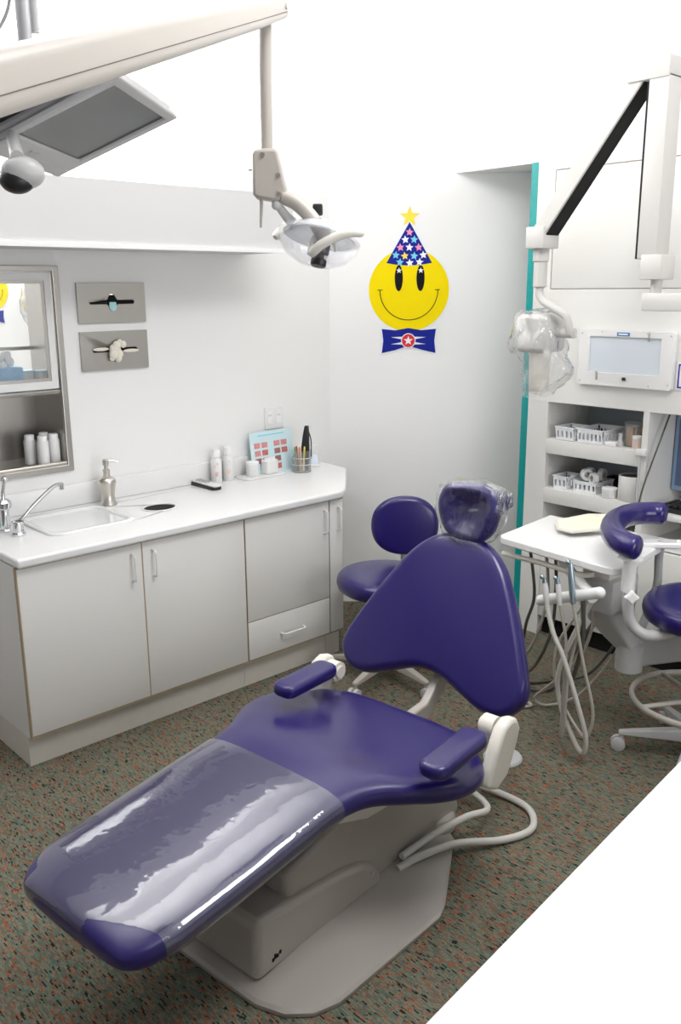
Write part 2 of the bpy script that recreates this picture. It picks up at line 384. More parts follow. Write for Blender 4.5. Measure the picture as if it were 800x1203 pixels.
tag(G().lathe([(.02, .857), (.021, .86), (.021, .91), (.009, .925), (.009, .94)], (1.345, 3.535, 0)).build('soap_bottle', GREEN, loc=(1.345, 3.535, .857)), 'small green bottle behind the chrome faucet', 'bottle')

sd = thing('soap_dispenser', 'brushed nickel soap pump bottle behind the sink', 'soap dispenser', (1.862, 3.562, .857))
G().lathe([(.036, 0), (.039, .003), (.037, .012), (.030, .022), (.031, .05), (.036, .085), (.041, .105), (.040, .115), (.028, .128), (.015, .134), (.015, .15), (.017, .152), (.017, .162), (.009, .166), (.009, .182)]).build('bottle_body', NICKEL, sd)
G().lathe([(.014, .182), (.014, .206), (.011, .209)]).tube([(0, 0, .2), (.03, -.012, .2), (.047, -.02, .194)], .0048, 8).build('pump', NICKEL, sd)

wg = thing('waste_chute', 'oval waste hole with white rim in the counter', 'waste chute', (1.998, 3.352, .857))
G().rings([[Vector((x, y, z)) for x, y in circ(1.998, 3.352, a_, b_)] for a_, b_, z in ((.071, .061, .857), (.080, .070, .8575), (.079, .069, .860), (.073, .063, .861), (.071, .061, .857))], cap=False).build('rim', WHITEP, wg, world=True)
G().rings([[Vector((x, y, z)) for x, y in circ(1.998, 3.352, a_, b_)] for a_, b_, z in ((.0705, .0605, .856), (.069, .059, .70), (.01, .01, .69))], cap=True).build('liner', BLACKM, wg, world=True)

rm = thing('remote_handset', 'black and white handset lying on the counter', 'handset', (2.388, 3.575, .858), R(-90))
g = G()
g.prism(rrect(0, 0, .24, .058, .022), 0, .020, lambda u, v, h: Vector((u, v, h+.006*math.cos(u*14)-.004))); g.build('handset_body', BLACK, rm, bevel=.006)
G().prism(rrect(.01, 0, .22, .052, .02), .020, .026, lambda u, v, h: Vector((u, v, h+.006*math.cos(u*14)-.004))).build('faceplate', WHITEP, rm)
kb = G()
for i in range(4):
    for j in range(3): kb.box((-.05+i*.024, -.014+j*.011, .022), (-.04+i*.024, -.006+j*.011, .030))
kb.build('buttons', GREYP, rm)

def spray(loc, label, lab):
    t = thing('spray_bottle', label, 'bottle', loc, group=None)
    G().lathe([(.025, 0), (.027, .003), (.027, .11), (.024, .122), (.017, .128), (.017, .133)]).build('bottle_body', WHITEP, t)
    G().lathe([(.021, .133), (.021, .155), (.017, .17), (.012, .173)]).build('cap', PAPERW, t)
    g = G()
    for k, (z, r_, an) in enumerate(((.05, .012, -2.0), (.085, .006, -2.5), (.10, .005, -1.9))):
        c = Vector((math.cos(an)*.0272, math.sin(an)*.0272, z)); g.ball(c, r_, (.35, .35, 1) if abs(math.cos(an)) > .5 else (1, .15, 1))
    g.build('printed_spots', lab, t)
spray((2.482, 3.60, .857), 'white spray bottle with pink dots, left of the pair by the backsplash', PINKL)
spray((2.562, 3.61, .857), 'white spray bottle with peach print, right of the pair by the backsplash', PEACH)
tr = tag(G().prism(rrect(0, 0, .26, .12, .03), 0, .008, XY).build('tray', WHITEP, loc=None, bevel=.003), 'flat white tray under two white jars on the counter', 'tray')
tr.location = (2.74, 3.575, .8572)
def jar(loc, label, r, h):
    t = thing('white_jar', label, 'jar', loc)
    G().lathe([(r*.92, 0), (r, .004), (r, h*.8), (r*.96, h*.82)]).build('jar_body', WHITEP, t)
    G().lathe([(r*1.04, h*.8), (r*1.04, h*.97), (r*.95, h), (r*.2, h*1.01)]).build('lid', PAPERW, t)
    return t
jar((2.69, 3.578, .8655), 'round white lidded jar on the white tray, nearer the spray bottles', .033, .075)
sp = thing('cotton_holder', 'boxy white cotton holder on the tray before the picture chart', 'holder', (2.80, 3.575, .8655), R(10))
G().prism(rrect(0, 0, .085, .06, .015), 0, .07, XY).build('holder_body', WHITEP, sp, bevel=.006)
g = G()
for i in range(5): g.cyl((-.03+i*.015, 0, .068), (-.03+i*.015, 0, .082), .006, n=10)
g.build('cotton_rolls', PAPERW, sp)

cs = thing('picture_chart', 'pale blue chart of small dental photos leaning on the wall', 'chart', (2.85, 3.60, .857), R(3))
tl = Matrix.Rotation(R(-7), 4, 'X')
chm = lambda u, v, h: tl @ Vector((u, h, v))
G().prism([(-.145, 0), (.145, 0), (.145, .222), (-.145, .222)], -.002, .002, chm).build('board', CHART, cs)
k = 0
for (u, v) in ((-.10, .15), (-.05, .15), (-.10, .11), (-.05, .11), (-.10, .07), (-.05, .07), (-.05, .03), (.035, .15), (.085, .15), (.035, .11), (.085, .11), (.035, .07), (.035, .03)):
    m_ = CHART if (u, v) == (.035, .03) else GUMS[[0, 0, 0, 1, 2, 0, 0, 0, 0, 2, 1, 2, 1][k]]
    q = G().prism([(u-.02, v-.012), (u+.02, v-.012), (u+.02, v+.016), (u-.02, v+.016)], -.0032, -.002, chm).build('photo', GUMS[[0, 0, 0, 1, 2, 0, 0, 0, 0, 2, 1, 2, 1][k]], cs); k += 1
G().prism([(-.09, .20), (.09, .20), (.09, .204), (-.09, .204)], -.003, -.002, chm).build('title_line', DCYAN, cs)

ac = thing('acrylic_organizer', 'clear round acrylic organizer holding pens at the counter end', 'organizer', (2.975, 3.525, .857))
def pot(o, r, h): return [(r, 0), (r, h), (r-.004, h), (r-.004, .004)]
G().lathe(pot(0, .052, .075), (0, 0, 0)).build('lower_cup', CLEAR, ac)
G().lathe([(.05, .0), (.05, .112), (.046, .112), (.046, .078)], (0, 0, .002)).build('upper_cup', CLEAR, ac)
g = G()
for z in (.004, .038, .073): g.lathe([(.0525, z), (.054, z+.002), (.0525, z+.004), (.051, z+.002), (.0525, z)], cap=False)
g.build('rings', LGREY, ac)
for i, (m_, dx, dy, tx, ty, nm) in enumerate(((PENG, -.03, .0, -.012, .0, 'green'), (PENR, -.015, .01, .0, .01, 'red'), (ORANGE, -.02, -.012, -.006, -.006, 'orange'), (PENY, -.002, -.018, .004, -.006, 'yellow'))):
    q = thing('pen', nm+' pen standing in the clear organizer', 'pen', (2.975+dx, 3.525+dy, .863), group='pens in the clear organizer')
    G().cyl((0, 0, 0), (tx, ty, .115), .0052, .0048, 10).build('barrel', m_, q)
    G().cyl((tx, ty, .115), (tx*1.12, ty*1.12, .128), .0055, .004, 10).build('cap', m_, q)
cl = thing('curing_tool', 'tall black tool standing upright in the clear organizer', 'tool', (3.000, 3.520, .863), R(-42))
G().rings([[Vector((x+sx, y, z)) for x, y in rrect(0, 0, w, d_, .008)] for w, d_, z, sx in ((.03, .025, 0, 0), (.038, .03, .06, 0), (.044, .034, .12, .0), (.036, .03, .18, .004), (.024, .022, .228, .008), (.02, .018, .234, .009))]).build('tool_body', BLACK, cl)
G().tube([(.018, 0, .205), (.030, 0, .16), (.031, 0, .10), (.030, 0, .06)], .003, 8, smooth=4).build('clip', BLACK, cl)
bc = thing('card_holder', 'small white card with grey print beside the clear organizer', 'card holder', (3.09, 3.59, .857), R(-25))
G().prism([(-.05, 0), (.05, 0), (.05, .012), (-.05, .012)], -.03, .03, lambda u, v, h: Vector((u, h, v))).build('holder', WHITEP, bc, bevel=.003)
G().prism([(-.045, 0), (.045, 0), (.045, .055), (-.045, .055)], 0, .002, lambda u, v, h: Vector((u, h+v*.5-.01, v*.85+.011))).build('card', mat('card_blue', (.68, .74, .86), .5, var=.08, bscale=90), bc)
ou = thing('outlet_plate', 'white electrical outlet plate on the wall above the picture chart', 'outlet', (2.905, YW, 1.14))
G().prism(rrect(2.905, 1.135, .125, .115, .006), YW-.007, YW, XZ).build('plate', WHITEP, ou, world=True, bevel=.003)
for x in (2.875, 2.935):
    o_ = G().prism(rrect(x, 1.14, .034, .07, .006), YW-.010, YW-.006, XZ).build('socket', PAPERW, ou, world=True)
    G().box((x-.008, YW-.0108, 1.145), (x-.004, YW-.0098, 1.156)).box((x+.004, YW-.0108, 1.145), (x+.008, YW-.0098, 1.156)).build('slots', GREYP, o_, world=True)

# ------------------------------------------------------------------ dispensers on the wall
def slot(cx, cz, w, h, bulge_up, bulge_dn):
    out = []
    for k in range(41):
        u = -1+2*k/40; e = h/2*min(1, math.sqrt(max(0, 1-max(0, abs(u)-.95)**2/.0025)))
        out.append((cx+u*w/2, cz-e-bulge_dn*math.exp(-(u/.17)**4)))
    for k in range(41):
        u = 1-2*k/40; e = h/2*min(1, math.sqrt(max(0, 1-max(0, abs(u)-.95)**2/.0025)))
        out.append((cx+u*w/2, cz+e+bulge_up*math.exp(-(u/.17)**4)))
    return [q for i, q in enumerate(out) if i == 0 or (Vector(q)-Vector(out[i-1])).length > 1e-5]
def dispenser(z0, z1, label, up, dn):
    t = thing('glove_dispenser', label, 'dispenser', (2.0, YW, z0))
    cz = (z0+z1)/2+.003
    G().plate([(1.833, z0), (2.167, z0), (2.167, z1), (1.833, z1)], [slot(2.0, cz, .225, .017, up, dn)], YW-.012, YW-.0005, XZ).build('front_plate', STEEL, t, world=True, bevel=.0015)
    G().box((1.885, YW+.002, cz-.03), (2.115, YW+.09, cz+.03)).build('inner_box', BLACKM, t, world=True)
    return t
d1 = dispenser(1.656, 1.83, 'steel dispenser plate with black slot, upper of two on the wall', .026, .026)
d2 = dispenser(1.448, 1.62, 'steel dispenser plate with white tissue in slot, lower of two', .012, .012)
g = G().prism([(-.016, 0), (-.02, -.02), (-.012, -.036), (.0, -.041), (.012, -.034), (.018, -.02), (.014, 0)], 0, .006, XZ)
q = g.build('glove', mat('glove_turquoise', (.42, .72, .74), .5, var=.05)); q.location = (2.002, YW-.016, 1.746); tag(q, 'pale turquoise glove tip poking from the upper dispenser slot', 'glove')
g = G()
for i in range(14):
    g.ball((random.uniform(-.03, .03), random.uniform(-.022, -.004), random.uniform(-.04, .035)), random.uniform(.012, .022), (1, .7, 1.1))
for sx in (-1, 1): g.ball((sx*.075, -.006, -.006*sx), .04, (1, .16, .2))
q = g.build('tissue', COTTON, smooth=True, ang=180); q.location = (2.0, YW-.012, 1.536); tag(q, 'crumpled cream tissue pulled out of the lower dispenser slot', 'tissue')

# ------------------------------------------------------------------ steel pass-through cabinet
pc = thing('wall_cabinet', 'stainless steel recessed wall cabinet with glazed upper door', 'cabinet', (1.38, YW, 1.03))
G().plate([(HX0-.03, 1.018), (1.757, 1.018), (1.757, 1.9), (HX0-.03, 1.9)], [[(HX0+.002, HZ0+.004), (HX1-.004, HZ0+.004), (HX1-.004, HZ1-.003), (HX0+.002, HZ1-.003)]], YW-.012, YW+.004, XZ).build('frame', STEEL, pc, world=True, bevel=.003)
x0, x1, y1 = HX0+.001, HX1-.001, YW+.27
G().box((x0, YW-.004, HZ0+.001), (x1, y1, HZ0+.008)).box((x0, y1, HZ0), (x1, y1+.006, 1.37)).box((x0, YW, HZ0), (x0+.005, y1, HZ1)).box((x1-.005, YW, HZ0), (x1, y1, HZ1)).box((x0, YW, HZ1-.006), (x1, y1, HZ1-.001)).build('steel_liner', STEEL, pc, world=True)
G().tube([(x0, YW+.004, HZ0+.013), (x1, YW+.004, HZ0+.013)], .008, 8).build('sill_rail', NICKEL, pc, world=True)
G().box((x0, YW-.002, 1.362), (x1, y1, 1.38), .002).build('shelf', STEEL, pc, world=True)
G().plate([(HX0+.01, 1.385), (1.722, 1.385), (1.722, 1.872), (HX0+.01, 1.872)], [[(HX0+.04, 1.418), (1.692, 1.418), (1.692, 1.838), (HX0+.04, 1.838)]], YW-.004, YW+.014, XZ).build('door', WHITEP, pc, world=True, bevel=.003)
G().plate([(HX0+.038, 1.416), (1.694, 1.416), (1.694, 1.84), (HX0+.038, 1.84)], [[(HX0+.055, 1.432), (1.678, 1.432), (1.678, 1.826), (HX0+.055, 1.826)]], YW+.002, YW+.012, XZ).build('inner_frame', STEEL, pc, world=True)
G().box((HX0+.05, YW+.006, 1.43), (1.68, YW+.009, 1.828)).build('glass_pane', GLASS, pc, world=True)
G().box((x0, y1-.02, 1.54), (x1, y1+.006, 1.556)).build('back_rail', STEEL, pc, world=True)
def vial(loc, label):
    t = thing('white_bottle', label, 'bottle', loc, group='white bottles in the steel cabinet')
    G().lathe([(.024, 0), (.026, .003), (.026, .10), (.024, .108)]).build('bottle_body', WHITEP, t)
    G().lathe([(.021, .108), (.021, .128), (.019, .131)]).build('cap', PAPERW, t)
    return t
v0 = vial((1.61, YW+.10, HZ0+.0085), 'white bottle at the left of the cluster in the steel cabinet')
dup(v0, (1.64, YW+.035, HZ0+.0085), 'white bottle at the front of the cluster in the steel cabinet')
dup(v0, (1.70, YW+.055, HZ0+.0085), 'white bottle at the right of the cluster in the steel cabinet')
dup(v0, (1.685, YW+.12, HZ0+.0085), 'white bottle at the back of the cluster in the steel cabinet')
tb = thing('tissue_box', 'blue patterned tissue box behind the cabinet glass', 'tissue box', (1.545, YW+.11, 1.3805))
G().box((-.05, -.05, 0), (.05, .05, .10), .004).build('carton', TISSUEB, tb)
g = G()
for i in range(9): g.ball((random.uniform(-.025, .025), random.uniform(-.015, .015), .10+random.uniform(.005, .05)), .016, (1, .5, 1.2))
g.build('tissue', PAPERW, tb, ang=180)
for i, (x, y) in enumerate(((1.635, YW+.13), (1.70-.012, YW+.085))):
    t = thing('wipe_tub', ('white plastic tub with pale blue lid beside the tissue box', 'white plastic tub with pale blue lid nearest the door edge')[i], 'tub', (x, y, 1.3805), group='tubs behind the cabinet glass')
    G().rings([[Vector((u, v, z)) for u, v in rrect(0, 0, w, w*1.2, .012)] for w, z in ((.046, 0), (.058, .07))]).build('tub_body', WHITEP, t)
    G().prism(rrect(0, 0, .062, .074, .012), .07, .08, XY).build('lid', LID, t)

# ------------------------------------------------------------------ smiley wall decal
def smiley(loc, ux, label, s=1., nm='wall_decal'):
    """decal on a wall; ux = unit vector to the right along the wall, outward normal towards the room"""
    ang = math.atan2(ux[1], ux[0])
    t = thing(nm, label, 'wall decal', loc, ang)
    F = lambda u, v, h: Vector((u*s, -h, v*s))
    hat = [(-.122, .142), (-.06, .132), (0, .129), (.06, .132), (.122, .142), (.0, .352)]
    bow = [(-.145, -.205), (-.07, -.212), (0, -.20), (.07, -.212), (.15, -.205), (.142, -.268), (.15, -.335), (.075, -.318), (.0, -.296), (-.075, -.32), (-.145, -.335), (-.137, -.268)]
    g = G().prism(circ(0, 0, .2285, n=64), 0, .0012, F); g.prism(star(0, .378, .082), 0, .0012, F)
    g.prism([(-.14, .13), (0, .11), (.14, .13), (.0, .385)], 0, .0014, F)
    g.prism([(u*1.07, (v+.268)*1.14-.268) for u, v in bow], 0, .0014, F); g.build('white_border', DWHITE, t, smooth=False)
    G().prism(circ(0, 0, .217, n=64), .0014, .0024, F).build('face', YELLOW, t, smooth=False)
    for x in (-.055, .062):
        e = G().prism(circ(x, .063, .022, .068), .0024, .0032, F).build('eye', DBLACK, t, smooth=False)
        G().prism(star(x+.001, .103, .016), .0032, .0038, F).build('glint', DWHITE, e, smooth=False)
    arc = [(.154*math.cos(a_), .155*math.sin(a_)) for a_ in [PI+PI*k/30 for k in range(31)]]
    o2 = [(x*1.03, y*1.03) for x, y in arc]
    g = G().prism([(x, y-.0) for x, y in arc]+o2[::-1], .0024, .003, F)
    for sx in (-1, 1): g.prism([(sx*.155-.016, .0), (sx*.155+.014, .0), (sx*.155+.012, .004), (sx*.155-.014, .004)], .0024, .003, F)
    g.build('mouth', DBLACK, t, smooth=False)
    h_ = G().prism(hat, .0026, .0036, F).build('party_hat', DBLUE, t, smooth=False)
    cols = [DPINK, DWHITE, DCYAN, DPINK, DWHITE, DPINK, DCYAN, DGOLD, DCYAN, DWHITE, DCYAN, DWHITE, DWHITE]
    for i, (x, y) in enumerate([(0, .30), (-.022, .262), (.025, .262), (-.048, .222), (0, .222), (.05, .222), (-.072, .183), (-.024, .178), (.026, .178), (.075, .183), (-.05, .146), (.003, .142), (.055, .146)]):
        G().prism(star(x, y, .022, .48, .1*(-1)**i), .0036, .0042, F).build('hat_star', cols[i], h_, smooth=False)
    G().prism(star(0, .378, .056), .0014, .0024, F).build('top_star', DGOLD, t, smooth=False)
    b_ = G().prism(bow, .0016, .0028, F).build('bow_tie', DBLUE, t, smooth=False)
    g = G()
    for sx in (-1, 1):
        for dv in (-.017, .017): g.prism([(sx*.03, -.268+dv*.4), (sx*.03, -.268+dv*1.25), (sx*.095, -.268+dv*1.1)], .0028, .0033, F)
    g.build('streaks', DWHITE, b_, smooth=False)
    G().prism(circ(0, -.268, .040), .0028, .0034, F).build('knot_border', DWHITE, b_, smooth=False)
    G().prism(circ(0, -.268, .035), .0034, .0038, F).build('knot', DRED, b_, smooth=False)
    G().prism(star(0, -.268, .026), .0038, .0042, F).build('knot_star', DWHITE, b_, smooth=False)
    return t
Cc = Vector((.5*(DC), .5*(DC), 1.785)); u_ = Vector((.7071, -.7071, 0))
q = Cc + u_*.182; nrm = Vector((-.7071, -.7071, 0))
smiley(q+nrm*.001, u_, 'yellow smiling face decal with blue starry party hat and bow tie')
smiley((2.06, 5.199, 1.80), (1, 0), 'small smiling face decal seen through the steel cabinet glass', .55)

# ------------------------------------------------------------------ dental delivery cabinet (right)
UX = 3.76
uc = thing('storage_unit', 'tall white dental storage unit with open shelf bays', 'storage unit', (UX, 2.0, 0))
YL, YR = 2.655, .9
g = G()
OL, OD1, OD0 = 2.535, 2.018, 1.988
g.plate([(YR, 1.24), (YL, 1.24), (YL, 2.42), (YR, 2.42)], [[(1.05, 1.786), (2.558, 1.786), (2.558, 2.333), (1.05, 2.333)]], UX, UX+.02, YZ)
g.build('upper_fascia', LAM, uc, world=True, bevel=.002)
G().box((UX+.012, 1.04, 1.776), (UX+.019, 2.568, 2.343)).build('seam_board', LAMD, uc, world=True)
G().box((UX+.002, 1.0535, 1.7895), (UX+.012, 2.5545, 2.3295), .001).build('upper_panel', LAM, uc, world=True)
G().box((UX+.0005, OL, 0), (UX+.02, YL, 1.24)).box((UX+.02, YL-.02, 0), (UX+.42, YL, 2.40)).build('side_panel', LAM, uc, world=True, bevel=.001)
G().box((UX+.001, OD0, .60), (UX+.40, OD1, 1.241)).build('divider', LAM, uc, world=True, bevel=.001)
G().box((UX+.40, YR, 0), (UX+.42, YL-.02, 2.40)).build('back_panel', BACKP, uc, world=True)
G().box((UX+.02, OL+.012, .0), (UX+.40, OL+.03, 1.24)).build('bay_side', LAM, uc, world=True)
for z in (1.057, .803):
    s_ = G().box((UX+.02, OD1, z-.018), (UX+.40, OL+.012, z)).build('shelf', LAM, uc, world=True)
    G().box((UX-.0, OD1+.001, z-.076), (UX+.02, OL+.004, z-.002), .001).build('shelf_fascia', LAM, s_, world=True)
G().box((UX-.01, YR, .755), (UX+.40, OD0, .78), .002).build('desk_shelf', LAM, uc, world=True)
G().box((UX+.02, YR, .60), (UX+.40, OL+.012, .618)).build('bottom_shelf', LAM, uc, world=True)
for y0, y1 in ((1.99, 2.533), (1.44, 1.986)):
    G().box((UX, y0, .11), (UX+.02, y1, .596), .002).build('door', LAM, uc, world=True)
G().box((UX+.05, YR, 0), (UX+.07, OL, .12)).build('toe_kick', BLACKM, uc, world=True)
G().box((UX+.02, YR, 1.24), (UX+.40, YL-.02, 1.262)).build('top_deck', LAM, uc, world=True)
st(G().box((XR-.02, YL+.002, 0), (XR+.10, 2.703, 2.378), .002), 'trim_4', TEAL)

vb = thing('xray_viewer', 'wall-mounted white film viewer with pale blue glass', 'film viewer', (UX, 2.12, 1.475))
G().plate(rrect(2.122, 1.474, .478, .255, .014), [rrect(2.125, 1.49, .36, .165, .004)], UX-.028, UX-.002, YZ).build('housing', WHITEP, vb, world=True, bevel=.004)
G().box((UX-.018, 1.94, 1.405), (UX-.006, 2.31, 1.575)).build('glass_panel', VIEW, vb, world=True)
G().box((UX-.031, 2.10, 1.578), (UX-.026, 2.163, 1.594), .001).build('label_plate', mat('plate_blue', (.05, .2, .5), .4, var=.1), vb, world=True)
G().box((UX-.0325, 2.108, 1.583), (UX-.0305, 2.155, 1.589)).build('label_strip', PAPERW, vb, world=True)
for y, z in ((2.005, 1.578), (2.255, 1.395)):
    G().box((UX-.034, y-.004, z-.022), (UX-.027, y+.004, z+.022), .002).cyl((UX-.04, y, z+.014), (UX-.028, y, z+.014), .005, n=10).build('film_clip', NICKEL, vb, world=True)
G().box((UX-.034, 2.105, 1.377), (UX-.027, 2.122, 1.391), .002).build('switch', BLACK, vb, world=True)
for y, z in ((2.345, 1.585), (2.24, 1.594), (1.90, 1.585), (2.345, 1.365), (1.99, 1.36), (1.90, 1.37)):
    G().cyl((UX-.030, y, z), (UX-.027, y, z), .004, n=10).build('screw', NICKEL, vb, world=True)
cd = thing('notice_card', 'white card with blue border beside the film viewer', 'card', (UX, 1.80, 1.42))
G().box((UX-.006, 1.70, 1.35), (UX-.001, 1.874, 1.475), .001).build('card', PAPERW, cd, world=True)
G().plate([(1.708, 1.36), (1.866, 1.36), (1.866, 1.465), (1.708, 1.465)], [[(1.714, 1.366), (1.86, 1.366), (1.86, 1.459), (1.714, 1.459)]], UX-.0072, UX-.006, YZ).build('blue_border', DBLUE, cd, world=True)

def basket(loc, w, d_, h, label, rz=0, n=7):
    t = thing('storage_basket', label, 'basket', loc, rz, group=None)
    g = G()
    def wall(p, q):
        p, q = Vector(p), Vector(q); L_ = (q-p).length; t_ = (q-p)/L_; hs = []
        k_ = max(3, int(L_/.021)); 
        for i in range(k_):
            c = L_*(i+.5)/k_; hs.append([(c-.0055, h*.22), (c+.0055, h*.22), (c+.0055, h*.72), (c-.0055, h*.72)])
        nn_ = Vector((t_.y, -t_.x, 0)); 
        g.plate([(0, 0), (L_, 0), (L_, h), (0, h)], hs, 0, .002, lambda u, v, hh: p + t_*u + nn_*(hh + .10*v) + Vector((0, 0, v)))
    c = [(-d_/2, w/2, 0), (-d_/2, -w/2, 0), (d_/2, -w/2, 0), (d_/2, w/2, 0)]
    # counter-clockwise as seen from above
    c = [(-d_/2, -w/2, 0), (d_/2, -w/2, 0), (d_/2, w/2, 0), (-d_/2, w/2, 0)]
    for i in range(4): wall(c[i], c[(i+1) % 4])
    g.box((-d_/2, -w/2, 0), (d_/2, w/2, .002)); g.build('basket_body', BASKET, t)
    e = h*.10
    r_ = [(-d_/2-e, -w/2-e, h), (d_/2+e, -w/2-e, h), (d_/2+e, w/2+e, h), (-d_/2-e, w/2+e, h)]
    g = G()
    for i in range(4): g.tube([r_[i], r_[(i+1) % 4]], .0032, 6)
    g.build('rim', BASKET, t)
    return t
basket((3.84, 2.437, 1.0575), .10, .13, .062, 'white slotted basket at the left end of the upper shelf')
basket((3.87, 2.295, 1.0575), .135, .19, .066, 'white slotted basket beside the jar of sticks on upper shelf')
basket((3.85, 2.462, .8035), .075, .11, .062, 'small white slotted basket at the left of the lower shelf')
basket((3.88, 2.325, .8035), .125, .15, .052, 'white slotted basket heaped with rolls on the lower shelf')
for i, (y, x, z, a_) in enumerate(((2.345, 3.845, .885, .2), (2.29, 3.90, .885, 1.0), (2.30, 3.84, .872, 2.0), (2.36, 3.90, .882, .7))):
    q = thing('tape_roll', ('white roll standing up in the heaped basket', 'white roll at the far back of the heaped basket', 'white roll lying lowest in the heaped basket', 'white roll at the left of the heaped basket')[i], 'roll', (x, y, z), group='rolls in the heaped basket', rot=(R(90), .3, a_-.9))
    G().rings([[Vector((r_*math.cos(2*PI*k/24), r_*math.sin(2*PI*k/24), h_)) for k in range(24)] for r_, h_ in ((.016, -.012), (.030, -.012), (.030, .012), (.016, .012))], closed=True).build('wound_tape', WHITEP, q)
    G().rings([[Vector((r_*math.cos(2*PI*k/24), r_*math.sin(2*PI*k/24), h_)) for k in range(24)] for r_, h_ in ((.013, -.0125), (.016, -.0125), (.016, .0125), (.013, .0125))], closed=True).build('core', GREYP, q)
bs = G().box((-.035, -.05, 0), (.035, .05, .05), .006).build('dark_box', BLACKM); bs.location = (3.99, 2.42, 1.0575); tag(bs, 'dark navy box behind the baskets on the upper shelf', 'box')
bs = G().box((-.05, -.07, 0), (.05, .07, .05), .006).build('black_pouch', BLACKM); bs.location = (4.03, 2.265, .8035); tag(bs, 'black pouch behind the lidded jar on the lower shelf', 'pouch')
bs = G().box((-.03, -.03, 0), (.03, .03, .018), .003).build('white_carton', PAPERW); bs.location = (3.81, 2.192, 1.0575); tag(bs, 'low white carton beside the larger upper-shelf basket', 'box')
dv = G().lathe([(.014, 0), (.014, .02), (.009, .03), (.009, .058), (.005, .062)]).build('small_dispenser', LGREY); dv.location = (3.80, 2.148, 1.0575); tag(dv, 'small grey upright vial before the jar of sticks', 'vial')
jr = thing('stick_jar', 'clear jar packed with tan wooden sticks on the upper shelf', 'jar', (3.86, 2.115, 1.0575))
G().lathe([(.040, 0), (.042, .003), (.042, .098), (.036, .104), (.034, .10), (.038, .09), (.038, .004)]).build('jar_body', CLEAR, jr)
G().lathe([(.045, .094), (.045, .112), (.03, .118), (.008, .119)]).build('lid', CLEAR, jr)
g = G()
for i in range(40):
    a_ = random.uniform(0, 6.28); r_ = .034*math.sqrt(random.random()); g.cyl((r_*math.cos(a_), r_*math.sin(a_), .005), (r_*math.cos(a_+.2), r_*math.sin(a_+.2), .08+random.uniform(0, .012)), .004, n=6)
q = g.build('wooden_sticks', WOODST); q.location = (3.86, 2.115, 1.0575); q['kind'] = 'stuff'; tag(q, 'tan wooden sticks packed inside the clear jar', 'sticks')
q = jar((3.815, 2.068, 1.0575), 'small white jar with pinkish body before the jar of sticks', .024, .058)
q.children[0].data.materials[0] = mat('jar_pink', (.82, .66, .58), .4, var=.1)
jar((3.80, 2.186, .8035), 'small round white lidded jar before the crock on lower shelf', .036, .048)
ck = thing('crock', 'large white ceramic crock on the lower shelf', 'crock', (3.827, 2.086, .8035))
G().lathe([(.060, 0), (.063, .004), (.063, .116), (.060, .12), (.055, .118), (.054, .01), (.02, .008)]).build('crock_body', CROCK, ck)
G().lathe([(.0545, .113), (.01, .115)]).build('dark_contents', mat('crock_inside', (.10, .07, .05), .8, var=.2), ck)
pk = G().box((-.05, -.075, 0), (.05, .075, .02), .003).build('paper_pad', PAPERW); pk.location = (3.74+.1, 2.2, .6182); tag(pk, 'white paper pad on the bottom shelf of the unit', 'pad')

kb = thing('keyboard', 'black computer keyboard in the right bay of the unit', 'keyboard', (3.87, 1.72, .7805), R(-4))
G().box((-.085, -.23, 0), (.085, .22, .022), .005).build('keyboard_tray', BLACK, kb)
for i in range(5):
    g = G()
    for j in range(14): g.box((-.068+i*.027, -.205+j*.0295, .022), (-.046+i*.027, -.181+j*.0295, .033), .003)
    g.build('key_row', BLACK, kb)
mo = thing('computer_monitor', 'pale blue edged computer monitor at the back of the right bay', 'monitor', (4.03, 1.72, .7805))
G().box((-.02, -.22, .06), (.02, .262, .43), .006).build('monitor_case', SKYB, mo)
G().box((-.023, -.2, .085), (-.019, .242, .405)).build('screen', mat('bay_screen', (.10, .16, .28), .25, var=.1), mo)
G().box((-.07, -.1, 0), (.07, .1, .012), .004).box((-.02, -.04, .01), (.02, .04, .08)).build('stand', GREYP, mo)
tag(G().tube([(3.92, 1.965, 1.24), (3.80, 1.95, 1.10), (3.75, 1.985, .90), (3.742, 2.0, .80)], .004, 8, smooth=6).build('cable', TUBED, loc=(3.75, 1.98, .8)), 'thin dark cable slanting across the right bay opening', 'cable')
hk = thing('utility_hook', 'small white holder clipped to the divider front', 'holder', (UX, 2.005, 1.04))
G().box((-.03, -.025, .0), (-.001, .025, .03), .004).build('clip_body', WHITEP, hk)
G().cyl((-.016, .006, .0), (-.016, .006, -.23), .006, n=10).build('hanging_rod', LGREY, hk)

# ------------------------------------------------------------------ x-ray arm
xa = thing('xray_machine', 'large white wall x-ray machine with folding arm and black channel', 'x-ray machine', (3.30, 1.76, 1.70))
P0, P1 = Vector((0, 2.285, 2.0)), Vector((0, 1.852, 2.568)); t_ = (P1-P0).normalized(); w_ = Vector((0, t_.z, -t_.y))  # w_ to upper-left
if w_.y < 0: w_ = -w_
g = G()
def quadbox(g, a, b, w, o0, o1, x0, x1):
    pts = [a+w*o0, b+w*o0, b+w*o1, a+w*o1]
    g.rings([[Vector((x0, q.y, q.z)) for q in pts], [Vector((x1, q.y, q.z)) for q in pts]])
quadbox(g, P0, P1, w_, -.022, .045, 3.25, 3.35); g.build('upper_beam', XWHITE, xa, world=True, bevel=.006)
g = G(); quadbox(g, P0+t_*.03, P1-t_*.02, w_, -.0255, -.0205, 3.257, 3.343); g.build('beam_channel', BLACKM, xa, world=True)
G().box((3.24, 1.742, 2.535), (3.36, 1.91, 2.612), .006).build('top_cap', XWHITE, xa, world=True)
G().box((3.245, 1.742, 1.90), (3.345, 1.822, 2.55), .005).build('column', XWHITE, xa, world=True)
